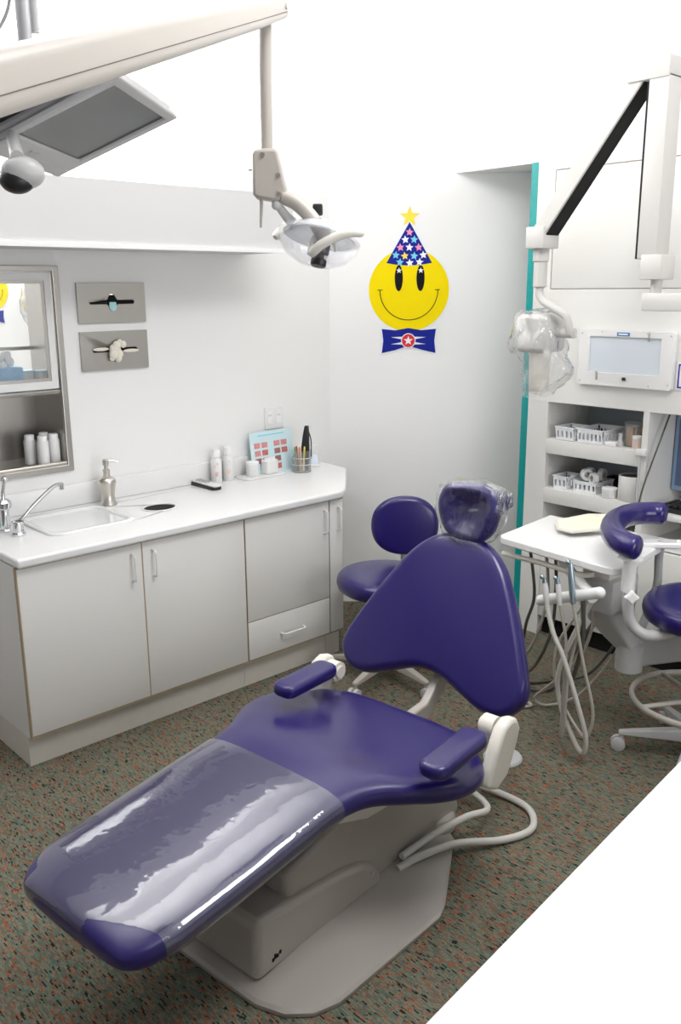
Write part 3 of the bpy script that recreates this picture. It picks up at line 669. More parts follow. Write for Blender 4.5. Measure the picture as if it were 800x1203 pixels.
G().box((3.252, 1.820, 1.90), (3.338, 1.832, 2.53)).build('column_channel', BLACKM, xa, world=True)
G().box((3.24, 1.715, 1.822), (3.35, 1.802, 1.915), .005).build('lower_joint', XWHITE, xa, world=True)
G().cyl((3.295, 1.757, 1.765), (3.295, 1.757, 1.825), .022).build('swivel', XWHITE, xa, world=True)
G().box((3.25, 1.40, 1.705), (3.345, 1.79, 1.772), .005).box((3.345, 1.40, 1.705), (3.757, 1.50, 1.772), .005).build('extension_arm', XWHITE, xa, world=True)
G().box((3.24, 2.248, 1.955), (3.355, 2.34, 2.044), .005).build('elbow_joint', XWHITE, xa, world=True)
G().lathe([(.034, 1.957), (.034, 1.905), (.029, 1.9), (.029, 1.80), (.022, 1.795)], (3.30, 2.298, 0)).build('swivel', XWHITE, xa, world=True)
G().tube([(3.30, 2.298, 1.80), (3.30, 2.297, 1.765), (3.30, 2.27, 1.735), (3.30, 2.20, 1.70), (3.31, 2.165, 1.675), (3.32, 2.155, 1.63), (3.33, 2.155, 1.605)], .018, 14, smooth=6).build('yoke', XWHITE, xa, world=True)
xh = G().prism(rrect(0, 0, .17, .165, .03), -.075, .075, YZ).build('tube_head', XWHITE, xa, bevel=.02); xh.location = (.05, .555, -.10)
G().cyl((-.0, -.08, .005), (-.01, -.175, .005), .022).build('pivot', XWHITE, xh)
G().box((-.02, -.185, -.015), (.0, -.17, .02), .003).build('pivot_knob', LGREY, xh)
G().lathe([(.055, -.075), (.047, -.10), (.042, -.25), (.040, -.252)]).build('cone', CREAM, xh)
def crinkle(g, amp, fr, seed=0):
    for v in g.bm.verts:
        d_ = noise.noise_vector(v.co*fr+Vector((seed, 0, 0))); v.co += d_*amp
    return g
g = G().rings([[Vector((math.copysign(abs(math.cos(a_))**.6, math.cos(a_))*sx+ox, math.copysign(abs(math.sin(a_))**.6, math.sin(a_))*sy+oy, z)) for a_ in [2*PI*k/48 for k in range(48)]] for sx, sy, z, oy, ox in
     ((.02, .02, .098, 0, 0), (.075, .085, .092, .0, 0), (.088, .10, .07, 0, 0), (.092, .105, .03, .0, 0), (.10, .115, -.02, .01, -.01), (.10, .125, -.06, .012, -.01), (.09, .115, -.09, -.01, -.01), (.08, .115, -.13, -.04, -.01), (.075, .11, -.17, -.045, -.01), (.07, .085, -.21, -.03, -.0), (.055, .06, -.25, -.01, 0), (.05, .055, -.27, 0, 0))], cap=False)
bmesh.ops.subdivide_edges(g.bm, edges=g.bm.edges[:], cuts=1, use_grid_fill=True)
crinkle(g, .026, 14, 3); crinkle(g, .01, 40, 9)
q = g.build('plastic_bag', XBAG, loc=None, ang=180); q.location = (3.35, 2.315, 1.6); tag(q, 'crinkled clear plastic bag over the x-ray head', 'plastic bag')

nb = thing('wall_xray_head', 'white bagged equipment head seen through the steel cabinet glass', 'equipment head', (2.27, 4.95, 1.74))  # bagged x-ray tube head in the next room; carries no lamp
hh = xh.copy(); COL.objects.link(hh); hh.parent = nb; hh.location = (0, 0, 0); hh.name = 'tube_head'
G().cyl((0, .06, 0), (0, .249, 0), .025).build('wall_bracket', XWHITE, nb)
bb_ = q.copy(); COL.objects.link(bb_); bb_.location = (2.27, 4.95, 1.74); bb_['label'] = 'crinkled clear bag seen through the steel cabinet glass'
# ------------------------------------------------------------------ delivery unit with tray table and hoses
du = thing('delivery_unit', 'white dental tray table with arm and instrument holder', 'delivery unit', (3.05, 1.86, .75))
poly = [(2.86, 2.12), (2.812, 1.62), (2.818, 1.585), (2.845, 1.565), (2.88, 1.562), (3.33, 1.625), (3.315, 2.195), (2.89, 2.148)]
G().prism(poly, .768, .80, XY).build('table_top', WHITEP, du, world=True, bevel=.006)
G().tube([(2.90, 2.14, .718), (2.885, 1.93, .724), (2.875, 1.76, .722), (2.90, 1.71, .726)], .011, 10, smooth=4).build('front_rail', CREAM, du, world=True)
G().tube([(2.92, 1.862, .745), (2.90, 1.83, .728), (2.86, 1.72, .680), (2.80, 1.65, .672)], .021, 12, smooth=4).build('elbow_arm', WHITEP, du, world=True)
G().tube([(2.735, 1.83, .632), (2.735, 1.585, .725)], .0215, 14).ball((2.735, 1.83, .632), .0215).ball((2.735, 1.585, .725), .0215).build('holder_bar', WHITEP, du, world=True)
G().box((2.93, 1.66, .70), (3.08, 1.78, .769), .01).build('under_bracket', CREAM, du, world=True)
G().box((2.92, 1.635, .565), (3.12, 1.785, .705), .018).build('bracket_box', LGREY, du, world=True)
G().rings([[Vector((x, y, z)) for x, y in rrect(cx, cy, w, w*.9, .02)] for cx, cy, w, z in ((3.03, 1.72, .15, .565), (3.05, 1.71, .15, .51), (3.12, 1.69, .13, .42), (3.13, 1.66, .11, .38))]).build('arm_knuckle', LGREY, du, world=True)
G().cyl((3.12, 1.655, .285), (3.12, 1.655, .40), .055, n=28).build('hinge', LGREY, du, world=True)
g = G(); g.rings([[Vector((x+dx, y, z+dz)) for dx, dz in ((-.045, -.06), (.045, -.06), (.045, .055), (-.045, .055))] for x, y, z in ((3.13, 1.70, .335), (3.42, 1.06, .55))]); g.box((3.37, 1.0, .47), (3.757, 1.12, .60), .01)
g.build('lower_beam', LGREY, du, world=True, bevel=.01)
G().prism(rrect(0, 0, .18, .07, .03), 0, .022, lambda u, v, h: Matrix.Translation((3.20, 1.60, .80)) @ Matrix.Rotation(R(-62), 4, 'Z') @ Matrix.Rotation(R(-4), 4, 'Y') @ Vector((u, v, h))).build('control_handle', WHITEP, du, world=True, bevel=.006)
G().tube([(3.225, 1.615, .80), (3.26, 1.635, .72), (3.27, 1.64, .60), (3.20, 1.66, .42)], .017, 10, smooth=4).build('control_post', LGREY, du, world=True)
G().prism(rrect(0, 0, .09, .045, .015), 0, .004, lambda u, v, h: Matrix.Translation((3.215, 1.572, .822)) @ Matrix.Rotation(R(-62), 4, 'Z') @ Vector((u, v, h))).build('control_pad', LGREY, du, world=True)
it = thing('instrument_tray', 'cream paper-lined instrument tray lying on the tray table', 'tray', (3.25, 1.92, .80))
tp = [(3.165, 2.07), (3.06, 1.99), (3.052, 1.915), (3.27, 1.80), (3.50, 1.88), (3.36, 2.03)]
G().prism(tp, .818, .828, XY).build('tray_pan', CREAM, it, world=True, bevel=.003)
c_ = Vector((3.24, 1.94)); G().prism([tuple(c_+(Vector(q)-c_)*.93) for q in tp], .828, .8295, XY).build('paper_liner', PAPERC, it, world=True)
G().cyl((3.25, 1.90, .8003), (3.25, 1.90, .819), .06).build('tray_foot', WHITEP, it, world=True)

def inst(p, q, r, m, label, tipm=None):
    P, Q = Vector(p), Vector(q)
    t = thing('handpiece', label, 'dental handpiece', p)
    G().tube([P, P.lerp(Q, .35), P.lerp(Q, .7), Q], r, 12, rad=lambda k: .8+.3*math.sin(k*3)).build('grip', m, t, world=True)
    G().cyl(Q, Q+(Q-P).normalized()*.018, r*.95, r*.7).ball(Q+(Q-P).normalized()*.022+Vector((-.008, .004, 0)), r*.8).build('head', tipm or m, t, world=True)
inst((2.705, 1.782, .628), (2.70, 1.795, .722), .011, WHITEP, 'white handpiece at the left end of the holder bar', BLUEM)
inst((2.705, 1.727, .648), (2.70, 1.738, .732), .010, WHITEP, 'white handpiece in the middle of the holder bar', BLUEM)
inst((2.705, 1.672, .668), (2.71, 1.694, .80), .012, BLUEM, 'blue-grey metal handpiece at the right of the holder bar')
HG = 'hoses of the delivery unit'
def hose(pts, r, m, label, grp=HG, k=8):
    return tag(G().tube(pts, r, 10, smooth=k).build('hose', m, loc=pts[0]), label, 'hose', grp)
hose([(2.705, 1.782, .628), (2.70, 1.745, .53), (2.71, 1.70, .438), (2.73, 1.632, .242), (2.75, 1.61, .13), (2.765, 1.625, .055), (2.79, 1.68, .07), (2.80, 1.76, .20), (2.80, 1.775, .34), (2.81, 1.70, .56), (2.86, 1.66, .68)], .0095, TUBEL, 'thick pale hose looping lowest from the left handpiece')
hose([(2.705, 1.727, .648), (2.72, 1.70, .49), (2.74, 1.713, .284), (2.75, 1.718, .11), (2.765, 1.722, .09), (2.775, 1.722, .17), (2.80, 1.73, .354), (2.85, 1.72, .55), (2.89, 1.71, .68)], .006, TUBE, 'thin grey hose hanging straight from the middle handpiece')
hose([(2.705, 1.672, .668), (2.73, 1.63, .44), (2.75, 1.588, .251), (2.76, 1.606, .14), (2.775, 1.648, .125), (2.80, 1.745, .20), (2.80, 1.79, .295), (2.80, 1.79, .435), (2.83, 1.72, .60), (2.88, 1.70, .68)], .0062, TUBE, 'grey hose from the blue-grey handpiece with wide right loop')
hose([(2.95, 2.041, .755), (2.96, 2.016, .549), (3.0, 2.08, .38), (3.10, 2.17, .10), (3.14, 2.16, .02), (3.2, 2.09, .012), (3.3, 2.10, .012), (3.45, 2.1, .05), (3.5, 2.05, .25), (3.40, 1.9, .5)], .0065, TUBED, 'dark hose nearest the teal trim sagging behind the tray')
hose([(2.96, 1.969, .755), (2.97, 1.958, .564), (3.0, 2.02, .36), (3.08, 2.15, .16), (3.10, 2.19, .03), (3.06, 2.14, .012), (3.03, 2.05, .011), (2.96, 2.10, .011), (2.93, 2.2, .011)], .0065, TUBE, 'grey hose curling on the floor behind the chair back')
hose([(2.96, 1.924, .755), (2.97, 1.92, .60), (3.0, 1.95, .40), (3.05, 2.05, .2), (3.14, 2.2, .05), (3.2, 2.2, .013), (3.32, 2.12, .012), (3.42, 2.0, .06), (3.4, 1.85, .30), (3.3, 1.75, .5)], .007, TUBED, 'dark hose sagging between the dark and grey hoses')
hose([(2.93, 1.72, .69), (2.95, 1.73, .5), (2.98, 1.80, .33), (3.02, 1.95, .15), (3.05, 2.05, .04), (3.08, 2.0, .012), (3.20, 1.92, .05), (3.25, 1.8, .25), (3.16, 1.72, .40)], .006, TUBE, 'grey hose drooping under the bracket box')
hose([(2.80, 1.69, .665), (2.83, 1.70, .45), (2.88, 1.78, .24), (2.95, 1.87, .20), (3.03, 1.84, .35), (3.06, 1.76, .52)], .009, TUBED, 'short dark hose looping below the holder bar')

# ------------------------------------------------------------------ stools
def seat_round(t, rx, ry, z, th, name='seat'):
    prof = [(.02, z-th), (.90, z-th), (.97, z-th*.85), (1.0, z-th*.55), (.985, z-th*.25), (.93, z-th*.07), (.80, z), (.5, z-.004), (.02, z-.006)]
    return G().rings([[Vector((rx*r_*math.cos(2*PI*k/40), ry*r_*math.sin(2*PI*k/40), zz)) for k in range(40)] for r_, zz in prof]).build(name, PURPLE, t, ang=70)
def star_base(t, n, rot, R_, m, z=.10):
    G().lathe([(.035, .07), (.04, .075), (.04, .13), (.032, .14), (.026, .145), (.026, .30), (.018, .305), (.018, .5)]).build('column', m, t)
    for i in range(n):
        a_ = rot+2*PI*i/n; M_ = Matrix.Rotation(a_, 4, 'Z')
        l_ = G().rings([[M_ @ Vector((x, s*w, zz)) for s, zz in ((-1, zb), (1, zb), (.8, zt), (-.8, zt))] for x, w, zb, zt in ((.02, .028, .075, .125), (R_*.5, .023, .075, .108), (R_*.95, .017, .07, .088), (R_+.012, .012, .07, .084))]).build('leg', m, t, bevel=.004)
        g = G().cyl(M_ @ Vector((R_, 0, .03)), M_ @ Vector((R_, 0, .075)), .008, n=10)
        for s in (-1, 1): g.rings([[M_ @ Vector((R_+.012+rr*math.cos(q), s*o_, .0275+rr*math.sin(q))) for q in [2*PI*k/20 for k in range(20)]] for rr, o_ in ((.022, .004), (.0275, .006), (.0275, .022), (.022, .025))])
        g.build('caster', GREYP if m is BEIGE else LGREY, l_)
s1 = thing('assistant_stool', 'purple stool with curved arm and foot ring, right of tray', 'stool', (3.13, 1.356, 0))
seat_round(s1, .25, .235, .66, .085)
G().lathe([(.12, .555), (.13, .57), (.13, .577)]).build('seat_plate', BLACK, s1)
a0 = math.atan2(1.595-1.356, 2.982-3.13)
star_base(s1, 5, a0, .275, LGREY)
G().cyl((0, 0, .45), (0, 0, .56), .016).build('piston', CHROME, s1)
fr = G().rings([[Vector(((.25+.010*math.cos(q))*math.cos(a_), (.25+.010*math.cos(q))*math.sin(a_), .25+.013*math.sin(q))) for q in [2*PI*k/10 for k in range(10)]] for a_ in [2*PI*k/64 for k in range(64)]], closed=True).build('foot_ring', BEIGE, s1)
g = G()
for i in range(4):
    a_ = a0+.5+2*PI*i/4; g.tube([(.025*math.cos(a_), .025*math.sin(a_), .25), (.245*math.cos(a_), .245*math.sin(a_), .25)], .010, 8)
g.build('spokes', BEIGE, fr)
padpts = [(2.80, 1.475, .90), (2.80, 1.53, .905), (2.84, 1.595, .91), (2.95, 1.675, .91), (3.08, 1.725, .91), (3.20, 1.725, .91), (3.27, 1.68, .91), (3.29, 1.63, .91)]
pad = G().tube(padpts, .045, 16, smooth=8, rad=lambda k: min(1, (.35+1.0*math.sqrt(max(0, min(k, 1-k))*9)))).build('arm_pad', PURPLE, s1, world=True, ang=80)
G().cyl((2.835, 1.53, .845), (2.835, 1.53, .875), .045, .035).build('pad_mount', WHITEP, s1, world=True)
G().tube([(2.835, 1.53, .85), (2.835, 1.528, .75), (2.832, 1.522, .66), (2.838, 1.505, .60), (2.86, 1.475, .565), (2.90, 1.45, .553), (2.96, 1.42, .555), (3.04, 1.39, .565)], .021, 14, smooth=6).build('arm_post', LGREY, s1, world=True)
G().cyl((2.835, 1.53, .72), (2.835, 1.53, .85), .0245).build('arm_sleeve', WHITEP, s1, world=True)
g = G()
kp = [((.030 if i % 2 == 0 else .019)*math.cos(PI*i/4), (.030 if i % 2 == 0 else .019)*math.sin(PI*i/4)) for i in range(8)]
M_ = Matrix.Translation((2.80, 1.495, .715)) @ Matrix.Rotation(R(-42), 4, 'Z')
g.prism(kp, -.014, .008, lambda u, v, h: M_ @ Vector((u, h, v))).build('lock_knob', WHITEP, s1, world=True, bevel=.007)
G().tube([(2.85, 1.515, .84), (2.845, 1.51, .62)], .003, 6).build('lock_cable', BLACK, s1, world=True)

s2 = thing('operator_stool', 'purple stool with round backrest behind the dental chair', 'stool', (2.79, 2.70, 0))
seat_round(s2, .235, .245, .525, .08)
star_base(s2, 5, R(120), .27, BEIGE)
G().lathe([(.06, .40), (.12, .43), (.13, .446)]).build('seat_plate', BEIGE, s2)
fdir = Vector((.60, .80, 0)); sd_ = Vector((.735, -.678, 0)); bc_ = Vector((2.79, 2.70, 0))+Vector((.678, .735, 0))*.21+sd_*.09
nB = Vector((-.678, -.735, .12)).normalized(); uB = Vector((.735, -.678, 0)); vB = nB.cross(uB) * -1
vB = Vector((0, 0, 1)); vB = (vB-nB*vB.dot(nB)).normalized()
oB = Vector((bc_.x, bc_.y, .695))
pts = [(.162*math.copysign(abs(math.cos(a_))**.9, math.cos(a_)), .142*math.copysign(abs(math.sin(a_))**.9, math.sin(a_))) for a_ in [2*PI*k/16 for k in range(16)]]
cushion(pts, .06, .028, lambda u, v, h: oB+uB*u+vB*v+nB*h, .006).build('backrest', PURPLE, s2, world=True, ang=60)
G().tube([oB-nB*.03, oB-nB*.06+Vector((0, 0, -.05)), oB-nB*.06+Vector((0, 0, -.2)), Vector((oB.x-.09, oB.y-.10, .45)), Vector((2.82, 2.74, .43))], .014, 10, smooth=5).build('back_post', LGREY, s2, world=True)

# ------------------------------------------------------------------ dental chair (local x = towards the head end)
CH = (1.557, 1.798, 0); A0 = 1.75
dc = thing('dental_chair', 'purple reclining dental chair on grey base in the room centre', 'dental chair', CH, R(6.5))
V = lambda a_, b_, z: Vector((a_-A0, b_, z))
def BO(a_): return .01+.022*max(0, min(1, (1.9-a_)/.9))
def sec(a_, w, zt, th, n=3.2, k=44, grow=0.):
    out = []; H = th/2+grow; zc = zt-th/2
    for i in range(k):
        q = 2*PI*i/k; c, s = math.cos(q), math.sin(q)
        out.append(V(a_, BO(a_)+math.copysign(abs(c)**(2/n), c)*(w+grow), zc+math.copysign(abs(s)**(2/n), s)*H))
    return out
ST = [(.910, .13, .368, .02), (.915, .19, .384, .05), (.932, .220, .397, .075), (.965, .244, .408, .088), (1.01, .258, .418, .092), (1.07, .265, .428, .094), (1.30, .270, .460, .095), (1.50, .270, .488, .096), (1.60, .276, .498, .10), (1.68, .30, .500, .105), (1.76, .352, .492, .11), (1.85, .405, .477, .112), (1.94, .43, .464, .112), (2.03, .418, .454, .108), (2.10, .365, .446, .098), (2.15, .305, .440, .08), (2.175, .25, .432, .055), (2.185, .18, .42, .03)]
def interp(st, m=4):
    P = [Vector((a_, w, z, t)) for a_, w, z, t in st]; out = []
    for i in range(len(P)-1):
        g_ = lambda j: P[max(0, min(len(P)-1, j))]
        a_, b_, c, d_ = g_(i-1), g_(i), g_(i+1), g_(i+2)
        for t in [j/m for j in range(m)]: out.append(.5*(2*b_+(c-a_)*t+(2*a_-5*b_+4*c-d_)*t*t+(3*b_-a_-3*c+d_)*t**3))
    return out+[P[-1]]
ss = interp(ST)
G().rings([sec(*q) for q in ss]).build('seat_cushion', PURPLE, dc, ang=80)
# backrest
bo, bd = Vector((2.344, 0, .458)), Vector((.44, 0, .898)).normalized(); bn = Vector((-bd.z, 0, bd.x))
FB = lambda u, v, h: V(*(bo+Vector((0, u*.97+.05, 0))+bd*v+bn*(h-.035)))
half = [(0, .045), (.07, .035), (.16, .0), (.25, -.032), (.33, -.032), (.385, .01), (.402, .075), (.355, .19), (.31, .28), (.258, .37), (.205, .45), (.145, .507), (.08, .538), (0, .545)]
full = half + [(-u, v) for u, v in half[-2:0:-1]]
cushion(full, .07, .03, FB, .004, smooth=3).build('backrest', PURPLE, dc, ang=60)
FS = lambda u, v, h: V(*(bo+Vector((0, u*.97+.05, 0))+bd*v+bn*(h-.083)))
cushion([(u*.9, .02+v*.9) for u, v in full], .03, .014, FS, 0, smooth=2).build('back_shell', BASEG, dc, ang=60)
# headrest
ho = Vector((2.585, .032, .962)); hd = Vector((.14, 0, .99)).normalized(); hn = Vector((-hd.z, 0, hd.x))
FH = lambda u, v, h: V(*(ho+Vector((0, u, 0))+hd*v+hn*(h-.02+.55*u*u)))
hs = [(0, -.045), (.06, -.035), (.10, .0), (.122, .055), (.125, .10), (.105, .145), (.06, .165), (0, .168)]
hs = hs+[(-u, v) for u, v in hs[-2:0:-1]]
cushion(hs, .068, .028, FH, -.036, smooth=4).build('headrest', PURPLE, dc, ang=60)
G().box((-.025, -.035, -.30), (.0, .035, .05), .006, Matrix.Translation(V(*(ho-hn*.075)))@Matrix.Rotation(R(14), 4, 'Y')).build('headrest_bar', CHROME, dc)
# arms
def arm(s):
    ca, cb = (1.985, .262) if s > 0 else (1.895, -.388)
    ps = rrect(ca, cb, .25, .094, .034, 7)
    return cushion(ps, .044, .017, lambda u, v, h: V(u, v, .532+h-(ca-u)*(.02 if s > 0 else .06)), .002, smooth=1).build('armrest', PURPLE, dc, ang=89)
arm(-1); arm(1)
for s, b0 in ((-1, -.40), (1, .34)):
    q = [(2.04, .36), (2.09, .335), (2.15, .36), (2.20, .45), (2.215, .495), (2.195, .53), (2.16, .54), (2.12, .525), (2.08, .46)]
    G().prism(q, -.022, .022, lambda u, v, h: V(u, b0+h, v)).build('arm_bracket', CREAM, dc, bevel=.012)
    G().cyl(V(2.16, b0-.03*s, .497), V(2.16, b0-.075*s, .497), .034).cyl(V(2.16, b0-.07*s, .497), V(2.16, b0-.085*s, .497), .022).build('hinge_knob', CREAM, dc)
G().prism([(2.22, .34), (2.36, .35), (2.50, .48), (2.565, .62), (2.525, .635), (2.45, .51), (2.34, .41), (2.22, .40)], -.018, .018, lambda u, v, h: V(u, h+.03, v-.025)).build('back_support', BASEG, dc, bevel=.008)
# under structure
G().rings([[V(a_, s*w, z) for s, z in ((-1, zb), (1, zb), (1, zt), (-1, zt))] for a_, w, zb, zt in ((1.62, .17, .345, .385), (1.75, .20, .315, .372), (2.0, .22, .315, .36), (2.16, .19, .34, .37))]).build('seat_pan', CREAM, dc, bevel=.012)
lift = [(1.46, .03), (2.29, .03), (2.315, .06), (2.30, .105), (2.12, .26), (2.02, .33), (1.70, .33), (1.46, .27)]
G().prism(lift, -.150, .150, lambda u, v, h: V(u, h, v)).build('lift_housing', BASEG, dc, bevel=.02)
bx = [(1.318, .028), (1.845, .028), (1.855, .07), (1.82, .115), (1.76, .150), (1.68, .172), (1.56, .187), (1.345, .212), (1.325, .20)]
cv = G().prism(bx, -.172, .172, lambda u, v, h: V(u, h, v)).build('pump_cover', BASEG, dc, bevel=.03)
mk = G()
for i, (a_, z) in enumerate(((1.375, .062), (1.383, .066), (1.392, .066), (1.402, .071))): mk.box(V(a_, -.1735, z), V(a_+.008, -.1715, z+(.011 if i != 1 else .016)), .0015)
mk.build('emblem', DBLACK, cv)
for a_, z in ((1.80, .095),): G().cyl(V(a_, -.1745, z), V(a_, -.171, z), .007, n=12).build('screw', NICKEL, cv)
basep = [(1.285, .30), (1.285, -.20), (1.31, -.28), (1.36, -.335), (1.43, -.362), (1.86, -.378), (1.91, -.36), (2.20, -.20), (2.235, -.15), (2.245, .15), (2.2, .22), (1.9, .34), (1.4, .36)]
def baser(k, z, inn): 
    c = Vector((1.75, 0)); out = []
    for u, v in basep: q = c+(Vector((u, v))-c)*k; out.append(V(q.x, q.y, z))
    return out
pl = G().rings([baser(1, .0, 0), baser(1.004, .004, 0), baser(1.004, .014, 0), baser(.985, .022, 0), baser(.96, .024, 0), baser(.60, .047, 0), baser(.3, .05, 0)])
pl.build('base_plate', BASEG, dc, ang=30)
G().lathe([(.08, .02), (.08, .05), (.07, .065), (.03, .075), (.005, .077)], V(2.22, -.10, 0)).build('rear_cap', BASEG, dc)
for b_, z in ((.05, .11), (.03, .06)): G().cyl(V(1.3155, b_, z), V(1.325, b_, z), .006, n=10).build('screw', NICKEL, dc)

def chtag(o, label, cat, grp=None):      # place a free-standing thing in the chair's frame
    o.location = CH; o.rotation_euler = (0, 0, R(6.5)); return tag(o, label, cat, grp)
# plastic sheath over the leg rest
shst = [q for q in ST if q[0] < 1.55]+[(1.575, .273, .496, .099)]
sr = [sec(*q, k=60, grow=.0035) for q in interp(shst, 4)]
g = G()
def keep(p_):            # the cover stops short of the two rounded foot corners
    a_, b_ = p_.x+A0, p_.y
    return not (a_ < 1.0 and (b_ < -.03 and (a_-.91) < (-b_-.03)*.42+.02 or b_ > .225 and p_.z < .40))
g.rings(sr[1:], cap=False)
bmesh.ops.subdivide_edges(g.bm, edges=[e for e in g.bm.edges if min(v.co.x for v in e.verts)+A0 < 1.03], cuts=3, use_grid_fill=True)
bmesh.ops.delete(g.bm, geom=[f for f in g.bm.faces if not keep(f.calc_center_median())], context='FACES')
for v in g.bm.verts:
    v.co += Vector((0, 0, 1))*.0015*noise.noise(v.co*9)
chtag(g.build('plastic_cover', SHEATH, ang=80), 'clear grey plastic sleeve wrapped round the leg rest', 'plastic cover')
# bag on the headrest
fb = lambda u, v, h: V(*(ho+Vector((0, u, 0))+hd*v+hn*(h-.02+.3*u*u)))
g = cushion([(u*1.10, (v-.06)*1.12+.06) for u, v in hs], .092, .036, fb, -.012, smooth=4)
g2 = [(.10, .03), (.185, .115), (.165, .155), (.10, .18), (.06, .175)]
g.prism(g2[::-1], -.004, .0, lambda u, v, h: fb(-u, v, h+.02)); g.prism([(.09, .12), (.155, .135), (.13, .158), (.08, .165)], -.004, 0, lambda u, v, h: fb(u, v, h))
bmesh.ops.subdivide_edges(g.bm, edges=[e for e in g.bm.edges if e.calc_length() > .02], cuts=1)
crinkle(g, .012, 16, 5); crinkle(g, .006, 45, 2)
chtag(g.build('headrest_bag', BAG, ang=180), 'clear crinkled plastic bag pulled over the headrest', 'plastic bag')
# chair hoses and foot control
cw = lambda a_, b_, z: tuple(Matrix.Translation(CH) @ Matrix.Rotation(R(6.5), 4, 'Z') @ V(a_, b_, z))
hose([cw(1.92, -.178, .045), cw(2.0, -.20, .055), cw(2.15, -.24, .04), cw(2.30, -.33, .016), cw(2.42, -.37, .013), cw(2.52, -.30, .013), cw(2.53, -.16, .02), cw(2.45, -.05, .06), cw(2.36, .0, .10)], .0125, TUBEL, 'outer pale grey hose looping on the carpet behind the chair base', 'hoses of the dental chair')
hose([cw(1.95, -.170, .07), cw(2.1, -.185, .075), cw(2.24, -.22, .085), cw(2.34, -.24, .07), cw(2.40, -.18, .06), cw(2.40, -.09, .08), cw(2.34, -.03, .12)], .0115, TUBEL, 'inner pale grey hose resting on the chair base', 'hoses of the dental chair')
fp = thing('foot_control', 'round clear grey foot control disc on the carpet', 'foot control', (2.585, 1.87, 0))
G().lathe([(.075, 0), (.077, .006), (.072, .014), (.05, .02), (.01, .022)]).build('disc', LGREY, fp)
G().lathe([(.03, .02), (.03, .026), (.01, .028)]).build('button', CHROME, fp)

# ------------------------------------------------------------------ operatory light (local x = camera-right, y = away)
ol = thing('operatory_light', 'beige overhead dental light on a long jointed arm', 'dental light', (1.534, 1.933, 2.146), R(-42.7))
mA, mB = Vector((1.622, 1.978, 2.509)), Vector((.457, 1.059, 2.030)); dirA = (mB-mA).normalized(); mB2 = mB+dirA*.75
g = G()
upv = Vector((0, 0, 1)); wv = dirA.cross(upv).normalized(); uv2 = wv.cross(dirA).normalized()
if uv2.z < 0: uv2 = -uv2
def armsec(c, hw, hh): return [c+wv*hw*math.copysign(abs(math.cos(q))**.55, math.cos(q))+uv2*hh*math.copysign(abs(math.sin(q))**.55, math.sin(q)) for q in [2*PI*k/24 for k in range(24)]]
g.rings([armsec(mA-dirA*.005, .018, .018), armsec(mA, .024, .026), armsec(mA+dirA*.3, .027, .031), armsec(mB, .030, .034), armsec(mB2, .030, .034)]).build('long_arm', BEIGE, ol, world=True)
g = G(); sg = (1 if wv.dot(Vector((-.68, -.73, 0))) > 0 else -1)
for s in (-1, 1): quad = g.rings([[c+wv*s*q+uv2*z for q, z in ((.0262*k, -.010), (.0278*k, -.010), (.0278*k, -.0088), (.0262*k, -.0088))] for c, k in ((mA+dirA*.02, .94), (mA+dirA*.3, 1.0), (mB, 1.105), (mB2, 1.105))])
g.build('arm_seam', mat('arm_seam_dark', (.13, .10, .09), .7, var=.1), ol, world=True)
G().cyl(mA+wv*.022*sg+dirA*.03+uv2*.004, mA+wv*.028*sg+dirA*.03+uv2*.004, .008, n=14).build('arm_screw', LGREY, ol, world=True)
ps = .00222
G().tube([(0.004, .0, .335), (.0, 0, .17), (-.001, 0, -.005)], .0165, 16).build('drop_post', BEIGE, ol)
hb = [(-.030, .004), (.026, .004), (.030, -.005), (.052, -.10), (.030, -.125), (.014, -.125), (-.03, -.117), (-.038, -.108), (-.038, -.01)]
hbk = G().prism(hb, -.03, .03, lambda u, v, h: Vector((u, h, v))).build('pivot_housing', BEIGE, ol, bevel=.008)
for u, v in ((-.010, -.012), (.030, -.062), (.030, -.108)): G().cyl((u, -.0335, v), (u, -.029, v), .006, n=12).build('screw', NICKEL, hbk)
G().cyl((-.05, 0, -.045), (-.037, 0, -.045), .0025, n=8).build('switch_pin', NICKEL, hbk)
G().tube([(-.018, -.01, -.117), (-.018, -.01, -.13), (-.020, -.01, -.165), (-.021, -.01, -.19)], .0055, 10, rad=lambda k: 1-.45*k).build('switch_lever', BEIGE, ol)
ya = G()
ya.tube([(.038, -.012, -.112), (.075, -.014, -.130), (.11, -.02, -.163), (.14, -.028, -.205), (.150, -.03, -.23)], .0195, 14, smooth=5).build('yoke_arm', BEIGE, ol)
G().ball((.022, -.012, -.133), .014).tube([(.028, -.005, -.138), (.05, .0, -.165), (.068, .005, -.185)], .014, 12, rad=lambda k: .75+.4*k).build('rear_link', LGREY, ol)
Mh = Matrix.Translation((.135, .0, -.205)) @ Matrix.Rotation(R(12), 4, 'Y') @ Matrix.Rotation(R(-14), 4, 'X')
G().lathe([(.006, .032), (.045, .026), (.08, .008), (.098, -.012), (.095, -.014), (.075, .0), (.04, .016), (.006, .02)], M=Mh, n=36).build('reflector', film('reflector_glass', (.95, .97, .98), .35, .5, 4, (.88, .91, .93), .1, .05, refl=1), ol)
G().lathe([(.108, -.006), (.112, -.012), (.106, -.035), (.085, -.062), (.055, -.078), (.02, -.084), (.018, -.082), (.053, -.075), (.082, -.059), (.103, -.034), (.108, -.012)], M=Mh, n=40).build('clear_shield', SHIELD, ol)
G().lathe([(.014, .0), (.026, -.03), (.024, -.06), (.012, -.065)], M=Mh, n=20).build('lamp_housing', CREAM, ol)
G().box((.005, -.035, -.075), (.03, .02, -.01), .006, Mh).build('lamp_bracket', CREAM, ol)
